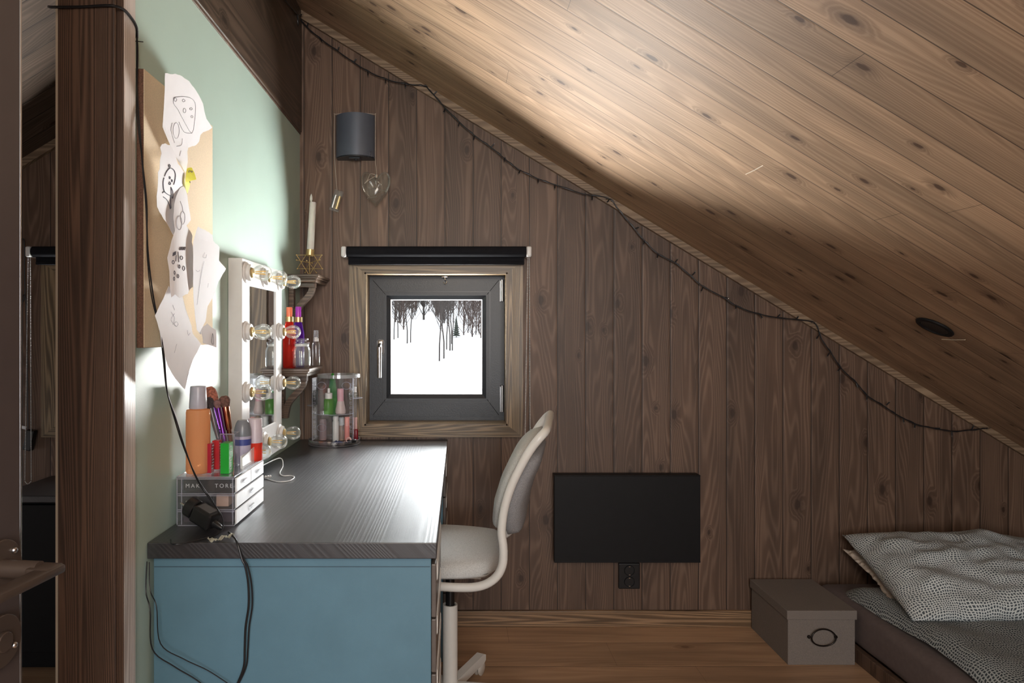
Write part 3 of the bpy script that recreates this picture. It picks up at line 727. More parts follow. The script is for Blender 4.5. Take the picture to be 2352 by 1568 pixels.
def arc(r): return [(mx+r*math.sin(a), WALL-.035-.050*(math.cos(a)-math.cos(R(62)))/(1-math.cos(R(62))) ) for a in [R(-62+124*i/24) for i in range(25)]]
rr = hw/math.sin(R(62)); o1 = arc(rr); o2 = [(mx+(x-mx)*.975, y+.002) for x, y in o1]
outl = [(mx-hw, WALL-.0005)]+o1+[(mx+hw, WALL-.0005), (mx+hw*.975, WALL-.0005)]+o2[::-1]+[(mx-hw*.975, WALL-.0005)]
bm = BM(); prism(bm, outl, (B.z+.004, A.z), lambda u, v, w: (u, v, w)); obj('shade', bm, M['lampm'], t, smooth=True)
bm = BM(); prism(bm, [(mx-hw*.97, WALL-.001)]+[(mx+(x-mx)*.97, y+.003) for x, y in o1]+[(mx+hw*.97, WALL-.001)], (B.z, B.z+.006), lambda u, v, w: (u, v, w)); obj('bottom_plate', bm, M['anthr'], t)
bm = BM(); bx(bm, mx-.022, mx+.022, WALL-.06, WALL-.03, B.z-.006, B.z+.001, .002); cyl(bm, .006, .006, (mx+.004, WALL-.045, B.z-.010), 12); obj('switch', bm, M['anthr'], t)
bm = BM(); e = at(849, 354, 2.785); 
tube(bm, [(e.x+q[0], 2.7885, e.z+q[1]) for q in ((-.006, -.011), (.006, -.011), (.006, .011), (-.006, .011))], .0006, 4, True)
tube(bm, [(e.x+.0035*math.cos(i), 2.7885, e.z+.005+.0035*math.sin(i)) for i in range(6)], .0005, 4, True)
tube(bm, [(e.x+.0035*math.cos(i), 2.7885, e.z-.005+.0035*math.sin(i)) for i in range(6)], .0005, 4, True)
obj('emblem', bm, M['steel'], t, 'tiny square emblem')
# heart light hanging from the lamp
hc = at(863, 434, 2.80)
t = thing('heart_light', 'clear glass heart on a cord draped over the wall lamp, battery case hanging left', 'ornament', tuple(hc))
def heart(tt):
    x = math.sin(tt); x = math.copysign(abs(x)**2.1, x); y = (13*math.cos(tt)-5*math.cos(2*tt)-2*math.cos(3*tt)-.6*math.cos(4*tt))/16; return x, y*1.12+.15
bm = BM(); NU, NV = 48, 12; rows = []
for j in range(NV+1):
    ph = -math.pi/2+math.pi*j/NV; s = math.cos(ph); dy = math.sin(ph)
    rows.append([bm.verts.new((hc.x+.060*heart(2*math.pi*i/NU)[0]*s, hc.y+.030*dy, hc.z+.072*heart(2*math.pi*i/NU)[1]*s)) for i in range(NU)])
for a, b in zip(rows, rows[1:]):
    for i in range(NU): bm.faces.new((a[i], a[(i+1) % NU], b[(i+1) % NU], b[i]))
bmesh.ops.remove_doubles(bm, verts=bm.verts, dist=1e-5)
obj('glass_heart', bm, M['glass'], t, smooth='all')
bm = BM(); pts = [hc+Vector((.004, 0, .045))]
rn = random.Random(5)
for i in range(11): pts.append(hc+Vector((rn.uniform(-.032, .032), rn.uniform(-.012, .012), .03-.0085*i)))
tube(bm, smooth_path(pts, 6), .0007, 5); 
for p in pts[1:]: ball(bm, p, .0022, 6, 4)
obj('fairy_wire', bm, M['chrome'], t, 'thin wire with tiny lamps inside', smooth=True)
bm = BM(); cyl(bm, .007, .014, tuple(hc+Vector((.003, 0, .043))), 14); obj('heart_cap', bm, M['chrome'], t, smooth=True)
ct = WALL-.045
cordp = [hc+Vector((.003, 0, .057)), at(864, 385, 2.80), Vector((mx+hw+.004, ct, B.z)), Vector((mx+hw+.004, ct, A.z-.01)), Vector((mx+hw-.002, ct, A.z+.003)), Vector((mx, ct-.02, A.z+.003)), Vector((mx-hw+.002, ct, A.z+.003)), Vector((mx-hw-.004, ct, A.z-.01)), Vector((mx-hw-.004, ct, B.z)), at(774, 437, 2.815)]
bm = BM(); tube(bm, smooth_path(cordp, 4), .0014, 6)
tube(bm, smooth_path([hc+Vector((.003, -.002, .055)), hc+Vector((-.02, -.01, .058)), hc+Vector((-.028, -.03, .03)), hc+Vector((-.040, -.033, .015)), hc+Vector((-.022, -.033, .03)), hc+Vector((.002, -.01, .05))], 6), .0014, 6)
obj('cord', bm, basic('beige_cord', (.42, .36, .30), .7), t, smooth=True)
bc = at(773, 461, 2.822); MB = Matrix.Translation(bc) @ Matrix.Rotation(R(16), 4, 'Y')
bm = BM(); bx(bm, -.019, .019, -.008, .008, -.044, .044, .003, M=MB); cs = obj('battery_case', bm, M['clear'], t, 'clear battery case')
for q, nm, mm in ((-.009, 'steel', 'steel'), (.008, 'brass', 'brass')):
    bm = BM(); lathe(bm, [(0, -.032), (.0065, -.032), (.0065, .020), (.002, .021), (.002, .023), (0, .023)], n=14, M=MB @ Matrix.Translation((q, 0, 0))); obj('battery', bm, M[mm], cs, smooth=True)

# ================================================================ string lights along the slope
t = thing('string_lights', 'dark string of small unlit lights draped along the slope of the gable wall', 'string lights', tuple(at(1400, 470, WALL)))
wp = [(688, 40), (705, 62), (735, 88), (775, 117), (815, 145), (848, 165), (890, 183), (935, 193), (972, 197), (985, 205), (1020, 245), (1060, 285), (1095, 315), (1130, 340), (1160, 365), (1190, 388), (1235, 410), (1275, 424), (1340, 445), (1397, 455), (1420, 480), (1445, 510), (1480, 552), (1512, 583), (1550, 603), (1585, 632), (1614, 657), (1660, 682), (1695, 704), (1740, 720), (1790, 730), (1868, 740), (1885, 775), (1910, 812), (1932, 845), (1968, 880), (1992, 908), (2030, 932), (2060, 952), (2105, 974), (2140, 982), (2188, 990), (2230, 987), (2268, 983)]
yw = 2.822
P3 = [Vector((-.630, 1.9, 2.30)), Vector((-.630, 2.3, 2.36)), Vector((-.631, 2.70, 2.42)), Vector((-.628, 2.80, 2.455))]+[at(a, b, yw) for a, b in wp]
path = smooth_path(P3, 5)
bm = BM(); tube(bm, path, .0022, 6)
tw = [p+Vector((.0025*math.cos(i*1.3), -.002, .0025*math.sin(i*1.3))) for i, p in enumerate(path)]
tube(bm, tw, .0016, 5); obj('wire', bm, M['cord'], t, 'twisted dark wire', smooth=True)
rn = random.Random(11)
bl = [(705, 62, 1.2), (735, 88, -1), (775, 117, 1.1), (812, 143, .8), (845, 165, -1.5), (886, 182, -1.6), (930, 192, -1.4), (975, 197, .4), (997, 216, .7), (1022, 250, -1.9), (1055, 281, -1.8), (1090, 312, -1.8), (1128, 338, .8), (1160, 362, -1.8), (1195, 390, -2), (1236, 410, -1.6), (1275, 424, -1.7), (1360, 450, -1.6), (1400, 457, -2.2), (1458, 525, .3), (1480, 552, -1.8), (1512, 583, -1.9), (1550, 603, .9), (1590, 632, .9), (1614, 660, -2), (1663, 683, -.2), (1691, 700, -1.8), (1745, 722, -1), (1785, 729, .9), (1828, 734, 1), (1880, 770, -2.2), (1905, 810, -2.2), (1930, 845, -2.4), (1967, 880, -1.4), (1991, 908, -1.7), (2036, 930, .9), (2074, 960, -1.5), (2102, 973, -1.9), (2148, 983, .0), (2186, 990, -1.7), (2232, 986, 1.3)]
for px, py, a in bl:
    p = at(px, py, yw); d_ = Vector((math.cos(a), -.25, math.sin(a)))
    bm = BM(); tube(bm, [p, p+d_*.016], .0026, 7); b = obj('lamp_holder', bm, M['cord'], t, smooth=True)
    bm = BM(); tube(bm, [p+d_*.015, p+d_*.021, p+d_*.0235], .002, 7, radii=[.0021, .0021, .0008]); obj('lamp_tip', bm, M['glass'], b, 'clear lamp tip', smooth=True)
bm = BM()
for p in (at(690, 33, 2.80), at(980, 196, 2.81), at(1398, 457, 2.81), at(1869, 740, 2.81), at(2272, 984, 2.81)):
    tube(bm, [p+Vector((-.012, -.004, -.002)), p+Vector((.012, .006, .003))], .0012, 5)
obj('pin', bm, M['steel'], t, 'small pins')
bm = BM()
lp = [Vector((-.632, 2.74, 2.435)), Vector((-.628, 2.73, 2.405)), Vector((-.627, 2.74, 2.385)), Vector((-.63, 2.755, 2.40)), Vector((-.631, 2.75, 2.43))]
tube(bm, smooth_path(lp, 6, True), .0018, 6, True); obj('wire_loop', bm, M['cord'], t, smooth=True)

# ================================================================ corner shelves
def corner_shelf(y0, y1, ztop, label, yb):
    t = thing('bracket_shelf', label, 'shelf', (-.645, (y0+y1)/2, ztop-.03)); x0 = -.6435; x1 = -.523
    bm = BM()
    bx(bm, x0, x1, y0, y1, ztop-.010, ztop, .002)
    bx(bm, x0, x1-.006, y0+.006, y1-.006, ztop-.017, ztop-.009, .002)
    bx(bm, x0, x1-.011, y0+.011, y1-.011, ztop-.029, ztop-.016, .003)
    obj('board', bm, M['shelfw'], t)
    zt = ztop-.0292
    bm = BM(); bx(bm, x0, x0+.020, yb, yb+.030, zt-.150, zt, .002); bx(bm, x0, x1-.020, yb, yb+.030, zt-.018, zt, .002)
    # S-shaped brace
    up = [(x1-.022, zt-.012), (x1-.024, zt-.030), (x1-.034, zt-.052), (x1-.060, zt-.080), (x1-.078, zt-.104), (x1-.086, zt-.135), (x1-.088, zt-.150)]
    lo = [(x1-.044, zt-.012), (x1-.046, zt-.028), (x1-.058, zt-.046), (x1-.082, zt-.072), (x1-.098, zt-.098), (x1-.103, zt-.128), (x1-.104, zt-.150)]
    u3 = smooth_path([(a, b, 0) for a, b in up], 4); l3 = smooth_path([(a, b, 0) for a, b in lo], 4)
    prism(bm, [(p.x, p.y) for p in u3]+[(p.x, p.y) for p in l3[::-1]], (yb+.002, yb+.028), lambda u, v, w: (u, w, v))
    obj('bracket', bm, M['shelfw'], t)
corner_shelf(2.610, 2.842, 1.405, 'small brown wooden bracket shelf holding the candle, upper one in the corner', 2.65)
corner_shelf(2.455, 2.70, 1.061, 'small brown wooden bracket shelf holding bottles and a jar, lower one in the corner', 2.50)
# candle holder + candle
S1 = 1.4055; c = Vector((-.578, 2.715, S1+.055))
t = thing('candle_holder', 'gold wire star candle holder on the upper corner shelf', 'candle holder', (c.x, c.y, S1))
bm = BM()
tips = []
for k in range(6):
    a = math.pi*(k/3)+R(30); tips.append(c+Vector((.056*math.cos(a), -.006+.012*(k % 2), .052*math.sin(a) if k not in (4,) else -.052)))
for k in range(6):
    tube(bm, [tips[k], tips[(k+2) % 6]], .0014, 6)
    ball(bm, tips[k], .003, 8, 6)
dirs = [Vector((0, -1, 0)), Vector((0, 1, 0)), Vector((.95, -.5, .12)), Vector((-.95, -.5, .1)), Vector((.5, .5, -.9)), Vector((-.5, .5, -.9))]
for dd in dirs:
    e = c+dd.normalized()*.050; tube(bm, [c+Vector((0, 0, -.004)), e], .0013, 6); ball(bm, e, .003, 8, 6)
tube(bm, [c+Vector((0, 0, -.0525)), c+Vector((0, 0, .03))], .0018, 6)
obj('wire_star', bm, M['brass'], t, smooth=True)
MC = Matrix.Translation(c+Vector((.002, 0, .022))) @ Matrix.Rotation(R(3.2), 4, 'Y')
bm = BM(); lathe(bm, [(0, 0), (.012, 0), (.0155, .004), (.0155, .026), (.0135, .026), (.0135, .008), (0, .008)], n=24, M=MC); obj('socket', bm, M['brass'], t, smooth=True)
t = thing('candle', 'white taper candle with a flame shaped tip standing in the gold star', 'candle', tuple(c+Vector((0, 0, .03))))
bm = BM(); lathe(bm, [(0, .009), (.0133, .009), (.0138, .03), (.0128, .205), (.0118, .209), (0, .208)], n=28, M=MC); obj('wax', bm, M['candle'], t, smooth=True)
bm = BM(); lathe(bm, [(.0015, .207), (.003, .211), (.0058, .220), (.0050, .230), (.0025, .238), (0, .243)], n=14, M=MC @ Matrix.Translation((0, 0, 0)) @ Matrix.Rotation(R(-2), 4, 'Y')); obj('flame_tip', bm, M['candle'], t, smooth=True)

# ---- bottles on the lower shelf
S2 = 1.062
def bottle(name, label, x, y, z, prof, m, parts, cat='bottle', n=24, sq=None, extra=None):
    t = thing(name, label, cat, (x, y, z))
    bm = BM(); lathe(bm, prof, (x, y, z), n, sq=sq); obj('bottle_body', bm, m, t, smooth=True)
    for pn, pp, pm in parts:
        bm = BM(); lathe(bm, pp, (x, y, z), n, sq=sq if pn.endswith('_') else None); obj(pn.strip('_'), bm, pm, t, smooth=True)
    return t
gold = M['brass']
redg = clear('red_perfume_glass', (.95, .30, .24), .22, .05, .35, (.80, .06, .04))
purg = clear('purple_perfume_glass', (.45, .22, .75), .22, .05, .40, (.22, .05, .50))
bottle('body_mist_bottle', 'tall red body mist bottle with coral cap on the lower corner shelf', -.604, 2.500, S2,
       [(0, 0), (.020, 0), (.0225, .003), (.0225, .105), (.0215, .125), (.017, .145), (.0135, .160), (.0125, .166), (0, .167)], redg,
       [('collar', [(.010, .164), (.0145, .164), (.0145, .182), (.010, .182)], gold), ('cap', [(0, .180), (.0105, .180), (.0105, .214), (.0095, .216), (0, .216)], plain('coral_cap', (.90, .22, .12), .2))])
bottle('body_mist_bottle', 'tall purple body mist bottle with violet cap behind the red one', -.588, 2.570, S2,
       [(0, 0), (.020, 0), (.0225, .003), (.0225, .105), (.0215, .125), (.017, .145), (.0135, .160), (.0125, .166), (0, .167)], purg,
       [('collar', [(.010, .164), (.0145, .164), (.0145, .182), (.010, .182)], gold), ('cap', [(0, .180), (.0105, .180), (.0105, .218), (.0095, .220), (0, .220)], plain('violet_cap', (.42, .05, .55), .2))])
t = bottle('glass_jar', 'empty clear glass jar with a stoppered lid on the lower corner shelf', -.5615, 2.505, S2,
       [(.0, .003), (.030, .003), (.033, .008), (.033, .060), (.030, .070), (.026, .076), (.026, .082), (.0285, .084), (.0285, .086), (.024, .084), (.024, .076), (.028, .068), (.031, .058), (.031, .010), (.0, .006)], M['glass'],
       [('lid', [(0, .080), (.022, .080), (.0265, .086), (.0285, .088), (.0285, .092), (.018, .094), (.018, .097), (.024, .099), (.0245, .104), (.0, .106)], M['glass'])], 'jar', 30)
bm = BM(); lathe(bm, [(.0252, .077), (.0262, .079), (.0252, .085)], (-.5615, 2.505, S2), 30); obj('seal_ring', bm, M['rubberw'], t, 'pale seal ring', smooth=True)
bottle('spray_bottle', 'slim clear spray bottle at the right end of the lower corner shelf', -.5405, 2.655, S2,
       [(0, 0), (.014, 0), (.0155, .002), (.0155, .078), (.012, .090), (.0085, .094), (0, .094)], M['clear'],
       [('spray_head', [(0, .092), (.010, .092), (.010, .104), (.007, .105), (.007, .108), (0, .108)], M['rubberw']), ('cap', [(0, .105), (.0092, .105), (.0085, .134), (0, .135)], M['clear'])])

# ================================================================ vanity mirror with bulbs
t = thing('vanity_mirror', 'white framed vanity mirror ringed with clear globe bulbs on the green wall', 'mirror', (-.645, 2.18, .79))
y0, y1, z0, z1 = 1.958, 2.398, .792, 1.397; X0, X1 = -.6445, -.605
gy0, gy1, gz0, gz1 = 2.030, 2.322, .892, 1.323
bm = BM()
bx(bm, X0, X1, y0, gy0, z0, z1, .002); bx(bm, X0, X1, gy1, y1, z0, z1, .002)
bx(bm, X0, X1, gy0-.002, gy1+.002, z0, gz0, .002); bx(bm, X0, X1, gy0-.002, gy1+.002, gz1, z1, .002)
obj('frame', bm, M['mirror_frame'], t)
bm = BM(); bx(bm, X0+.01, X1-.004, gy0-.001, gy1+.001, gz0-.001, gz1+.001); obj('mirror_glass', bm, M['mirror'], t, 'mirror glass')
bulbs = [(1.994, 1.358), (2.178, 1.358), (2.362, 1.358), (1.994, 1.190), (2.362, 1.190), (1.994, 1.019), (2.362, 1.019), (1.994, .850), (2.178, .850), (2.362, .850)]
for by, bz in bulbs:
    gc = X1+.046
    bm = BM(); lathe(bm, [(.011, .016), (.013, .022), (.019, .031), (.0225, .040), (.0238, .048), (.0225, .057), (.018, .065), (.011, .0705), (.004, .0725), (0, .073)], (X1, by, bz), 24, 'X')
    g = obj('light_bulb', bm, M['glass'], t, 'clear globe bulb', smooth='all')
    bm = BM(); lathe(bm, [(.030, 0), (.0305, .003), (.028, .006), (.024, .007), (.024, .013), (.022, .016), (.015, .016)], (X1, by, bz), 28, 'X'); obj('socket', bm, M['mirror_frame'], g, 'white round socket', smooth=True)
    bm = BM(); lathe(bm, [(.0145, .008), (.0150, .012), (.0135, .015), (.0145, .018), (.012, .022), (.004, .023), (0, .026)], (X1, by, bz), 20, 'X'); obj('bulb_cap', bm, M['brass'], g, smooth=True)
    bm = BM()
    for k in range(4):
        a = k*math.pi/2+.6; dy, dz = .006*math.cos(a), .006*math.sin(a)
        tube(bm, [(X1+.027, by+dy*.6, bz+dz*.6), (X1+.056, by+dy, bz+dz)], .0011, 5)
    obj('filament', bm, M['filament'], g, 'amber filament rods')
    bm = BM(); tube(bm, [(X1+.020, by, bz), (X1+.034, by, bz), (X1+.058, by, bz)], .002, 6, radii=[.004, .002, .001]); obj('glass_stem', bm, M['glass'], g, smooth=True)
bm = BM()
pts = [Vector((-.63, 2.10, .79)), at(612, 1043, 2.15), at(632, 1045, 2.08), at(645, 1065, 1.98)]
def desk_pt(px, py, z=DT+.002):
    Y = (EYE-z)*F/(py-762); return Vector(((px-1054)*Y/F, Y, z))
pts = [Vector((-.63, 2.02, .795)), Vector((-.60, 2.01, .790)), desk_pt(640, 1052, .775), desk_pt(650, 1068), desk_pt(643, 1085), desk_pt(650, 1092), desk_pt(668, 1092), desk_pt(676, 1096), desk_pt(664, 1104), desk_pt(640, 1106), desk_pt(622, 1102), desk_pt(611, 1098)]
tube(bm, smooth_path(pts, 6), .0016, 8)
cy = desk_pt(611, 1098); 
for k in range(3): ball(bm, cy+Vector((.006*k-.002, .004*k, .004)), .0042, 8, 6)
tag(obj('white_cable', bm, M['rubberw'], smooth=True, loc=tuple(desk_pt(650, 1085))), 'thin white cable looping on the desk from the mirror', 'cable')

# ================================================================ corkboard + papers
t = thing('cork_board', 'pale cork pinboard with dark edge on the green wall', 'pinboard', (-.645, 1.6, 1.158))
bm = BM(); bx(bm, -.6445, -.6305, 1.403, 1.794, 1.158, 1.716, .0005); obj('board', bm, M['cork_edge'], t, 'dark brown board edge')
bm = BM(); bx(bm, -.6306, -.6295, 1.4035, 1.7935, 1.1585, 1.7155); obj('cork_face', bm, M['cork_face'], t, 'pale cork face')
XP = -.616
def paper(label, outline, curl, m=M['paper'], sketches=(), x=XP, name='sketch_paper', seed=0):
    """outline in picture pixels, laid on the board plane at x; curl(y,z)->offset from the board"""
    pts = [on_x(a, b, x) for a, b in outline]
    dense = []; rn = random.Random(seed)
    for i in range(len(pts)):
        p, q = pts[i], pts[(i+1) % len(pts)]; n = max(2, int((q-p).length/.012))
        for j in range(n):
            r_ = p.lerp(q, j/n)
            if j: r_ += Vector((0, rn.uniform(-1, 1), rn.uniform(-1, 1)))*.0011
            dense.append(r_)
    bm = BM(); vs = [bm.verts.new(p) for p in dense]
    es = [bm.edges.new((vs[i], vs[(i+1) % len(vs)])) for i in range(len(vs))]
    bmesh.ops.triangle_fill(bm, edges=es, use_beauty=True)
    ys = [p.y for p in dense]; zs = [p.z for p in dense]
    k = min(ys)+.012
    while k < max(ys): bmesh.ops.bisect_plane(bm, geom=bm.verts[:]+bm.edges[:]+bm.faces[:], plane_co=(0, k, 0), plane_no=(0, 1, 0)); k += .012
    k = min(zs)+.012
    while k < max(zs): bmesh.ops.bisect_plane(bm, geom=bm.verts[:]+bm.edges[:]+bm.faces[:], plane_co=(0, 0, k), plane_no=(0, 0, 1)); k += .012
    y0, y1, z0, z1 = min(ys), max(ys), min(zs), max(zs)
    def cf(p):
        u = (p.y-y0)/(y1-y0); v = (p.z-z0)/(z1-z0); return curl(u, v)
    def lift(q):
        k = F/q.y; X = x+cf(q); return on_x(1054+q.x*k, 762-(q.z-EYE)*k, X)
    for v in bm.verts: v.co = lift(v.co)
    bmesh.ops.triangulate(bm, faces=bm.faces)
    c = Vector((x, (y0+y1)/2, (z0+z1)/2))
    o = thing(name, label, 'paper', tuple(c))
    bmesh.ops.solidify(bm, geom=bm.faces[:], thickness=.0004)
    obj('sheet', bm, m, o, smooth=False)
    for wd, mm, ln in sketches:
        bm = BM()
        for L in ln:
            Q = [on_x(a, b, x) for a, b in L]
            if len(Q) > 2: Q = smooth_path(Q, 3)
            Q = [lift(q)+Vector((.0009, -.0003, 0)) for q in Q]
            tube(bm, Q, wd, 4)
        obj('drawing', bm, mm, o, 'pencil drawing')
    return o
def circ(cx, cy, rx, ry, n=10): return [(cx+rx*math.cos(2*math.pi*i/n), cy+ry*math.sin(2*math.pi*i/n)) for i in range(n+1)]
paper('topmost torn white paper with a pencilled pizza slice, pinned to the corkboard', [(379, 168), (390, 170), (402, 169), (418, 175), (434, 186), (446, 202), (456, 218), (466, 238), (469, 255), (474, 273), (481, 283), (487, 293), (479, 299), (467, 303), (460, 310), (457, 325), (450, 333), (432, 339), (430, 348), (431, 372), (426, 397), (410, 372), (398, 350), (384, 318), (373, 291), (376, 250), (378, 210)],
      lambda u, v: .004+.050*max(0, v-.30)**1.0*(1-u)*1.0+.012*math.sin(u*3.3)*v, sketches=[(.0004, M['ink'], [[(398, 225), (404, 223), (424, 222), (440, 227), (448, 240), (447, 270), (440, 306), (420, 275), (408, 252), (398, 238), (398, 225)], [(440, 306), (422, 303), (410, 280)], circ(402, 229, 3, 4), circ(421, 231, 3, 3), circ(423, 254, 3, 5), circ(438, 250, 3, 2.5), circ(440, 268, 2.5, 2.5)]),
                (.0005, M['inkl'], [circ(404, 300, 7, 18), [(395, 282), (392, 300), (400, 328)], [(405, 336), (416, 333), (418, 318)], [(412, 358), (415, 346)]])], seed=1)
paper('torn white paper with a bold doodled figure, left of the yellow note', [(368, 338), (372, 331), (379, 329), (384, 332), (391, 333), (396, 342), (402, 353), (409, 376), (419, 390), (424, 398), (426, 424), (418, 432), (405, 470), (402, 500), (405, 532), (398, 540), (388, 520), (376, 503), (366, 486), (361, 475), (360, 450), (363, 420), (363, 396), (367, 388), (368, 368), (371, 352)],
      lambda u, v: .012+.030*(1-u)*(.4+.6*v)*(1 if v < .9 else 1)-.01*math.sin(v*6), sketches=[(.0009, M['ink'], [[(377, 405), (382, 394), (390, 386), (398, 390), (402, 400), (401, 414), (398, 424)], circ(388, 381, 2, 3), [(376, 408), (374, 420), (376, 438), (384, 446), (392, 450)], circ(389, 408, 1.2, 2.5, 6), circ(394, 415, 1.2, 2.5, 6), circ(389, 421, 2, 3, 8), [(392, 430), (396, 440), (396, 455), (393, 450), (392, 430)], [(374, 452), (382, 458), (388, 470), (390, 480)], [(391, 448), (391, 465), (392, 478)], [(372, 443), (376, 440)]])], seed=2)
paper('long torn white paper with rows of small handwriting in the middle of the pinboard', [(400, 470), (405, 450), (413, 432), (424, 424), (430, 450), (434, 480), (438, 505), (428, 518), (436, 530), (442, 542), (440, 556), (446, 575), (445, 600), (444, 640), (444, 658), (436, 664), (431, 675), (421, 679), (412, 684), (402, 675), (393, 683), (390, 656), (389, 623), (384, 592), (390, 570), (394, 552), (402, 530), (398, 500)],
      lambda u, v: .012+.016*math.sin(u*3.1)*(1-v*.5)+.012*(1-v)*(1-u), sketches=[(.0008, M['ink'], [[(411+k*2.4, 574), (413+k*2.4, 567)] for k in range(6)]+[[(396+k*2, 588-k), (397+k*2, 580-k)] for k in range(4)]+[circ(397, 602, 2.5, 4, 7), circ(416, 592, 3, 4, 7), circ(411, 612, 2, 4, 7), circ(421, 616, 2.5, 5, 7), circ(408, 634, 2, 4, 7), circ(400, 626, 1.5, 4, 7), circ(399, 640, 1.5, 4, 7), [(408, 578), (410, 602)], [(404, 586), (403, 600)]]),
                (.0005, M['inkl'], [circ(411, 512, 6, 16), circ(419, 500, 5, 15), [(413, 462), (418, 475), (420, 490)]])], seed=3)
paper('wide torn white paper reaching past the right edge of the pinboard', [(455, 520), (471, 528), (488, 539), (490, 553), (504, 567), (503, 598), (519, 617), (502, 646), (491, 679), (477, 703), (472, 738), (466, 750), (461, 768), (452, 757), (448, 722), (445, 690), (444, 658), (444, 600), (444, 556), (449, 538)],
      lambda u, v: .008+.030*math.sin(min(1, v*1.1)*2.2)*(.35+.65*(1-u))*.9+.02*u*v, sketches=[(.0004, M['inkl'], [[(470, 580), (466, 590), (472, 592), (474, 584)], [(449, 620), (454, 624), (458, 620)], [(478, 650), (476, 660)], [(468, 600), (460, 640), (452, 700)]])], seed=4)
paper('longest torn white paper hanging below the pinboard', [(388, 656), (376, 684), (363, 710), (356, 725), (362, 742), (367, 760), (371, 786), (376, 809), (386, 840), (402, 868), (414, 882), (425, 894), (430, 872), (434, 853), (443, 827), (453, 809), (462, 790), (453, 778), (443, 766), (440, 748), (434, 730), (427, 710), (420, 682), (410, 676), (398, 676)],
      lambda u, v: .014+.020*(1-u)*(.3+.7*v)+.010*math.sin(v*5+1), sketches=[(.0004, M['inkl'], [[(392, 716), (400, 730), (396, 745)], [(400, 720), (392, 735), (405, 750)], [(396, 700), (400, 712)], circ(404, 744, 4, 5), [(430, 758), (432, 770), (436, 764)], [(405, 790), (400, 810)], [(428, 872), (433, 855)]])], seed=5)
paper('small torn white paper at the lower right corner of the pinboard', [(464, 752), (476, 743), (486, 752), (496, 758), (497, 778), (497, 798), (480, 792), (466, 788), (465, 773), (461, 762)],
      lambda u, v: .010+.018*u, sketches=[(.0005, M['ink'], [[(488, 765), (485, 785), (490, 790), (488, 765)]])], seed=6)
paper('yellow sticky note curled on the pinboard', [(430, 388), (434, 385), (441, 385), (446, 395), (451, 412), (438, 415), (436, 428), (431, 445), (427, 434), (425, 425), (427, 405)],
      lambda u, v: .016+.012*math.sin(v*3.14), M['yellow'], [(.0007, M['ink'], [[(432, 392), (433, 396)], [(435, 391), (436, 395)], circ(440, 394, 1.5, 1.5, 6), [(435, 416), (436, 420)]])], name='sticky_note', seed=8)

# ================================================================ acrylic drawer chest
AY0, AY1, AX0, AX1, AZ0, AZ1 = 1.572, 1.793, -.633, -.4985, DT+.001, .866
t = thing('acrylic_drawer_chest', 'small clear acrylic drawer chest for make-up near the front of the desk', 'organizer', ((AX0+AX1)/2, (AY0+AY1)/2, AZ0))
bm = BM(); w_ = .003
for z in (AZ0, AZ0+.0355, AZ0+.071, AZ1-w_): bx(bm, AX0, AX1-.004, AY0, AY1, z, z+w_, .0006)
bx(bm, AX0, AX1-.004, AY0, AY0+w_, AZ0, AZ1, .0006); bx(bm, AX0, AX1-.004, AY1-w_, AY1, AZ0, AZ1, .0006); bx(bm, AX0, AX0+w_, AY0, AY1, AZ0, AZ1, .0006)
obj('shell', bm, M['clear'], t)
edge = clear('acrylic_bright_edge', (.93, .94, .98), .5, .05, .45, (.80, .80, .90))
bm = BM()
for z in (AZ0+.0005, AZ0+.0358, AZ0+.0714, AZ1-.001):
    for dz in (0, -.004):
        if dz and z < AZ0+.01: continue
        tube(bm, [(AX0+.004, AY0-.0006, z+dz), (AX1-.004, AY0-.0006, z+dz)], .0010, 5)
for x in (AX0+.002, AX0+.012, AX1-.008): tube(bm, [(x, AY0-.0006, AZ0+.003), (x, AY0-.0006, AZ1-.003)], .0010, 5)
tube(bm, [(AX1-.004, AY0, AZ1), (AX1-.004, AY1, AZ1)], .0012, 5); tube(bm, [(AX0+.002, AY0, AZ1), (AX0+.002, AY1, AZ1)], .0010, 5)
obj('polished_edges', bm, edge, t, 'bright polished edges')
rows = [(AZ0+.003, AZ0+.0345, AY0+.002, AY1-.002), (AZ0+.039, AZ0+.070, AY0+.002, AY1-.002), (AZ0+.0745, AZ1-.004, AY0+.002, (AY0+AY1)/2-.001), (AZ0+.0745, AZ1-.004, (AY0+AY1)/2+.001, AY1-.002)]
for a, b, c_, d_ in rows:
    bm = BM(); bx(bm, AX1-.0035, AX1, c_, d_, a, b, .001); f = obj('drawer', bm, M['frost'], t, 'glossy white drawer front')
    bm = BM(); m_ = (c_+d_)/2; zz = (a+b)/2
    bx(bm, AX1, AX1+.005, m_-.014, m_+.014, zz-.004, zz+.004, .002); obj('drawer_pull', bm, M['clear'], f)
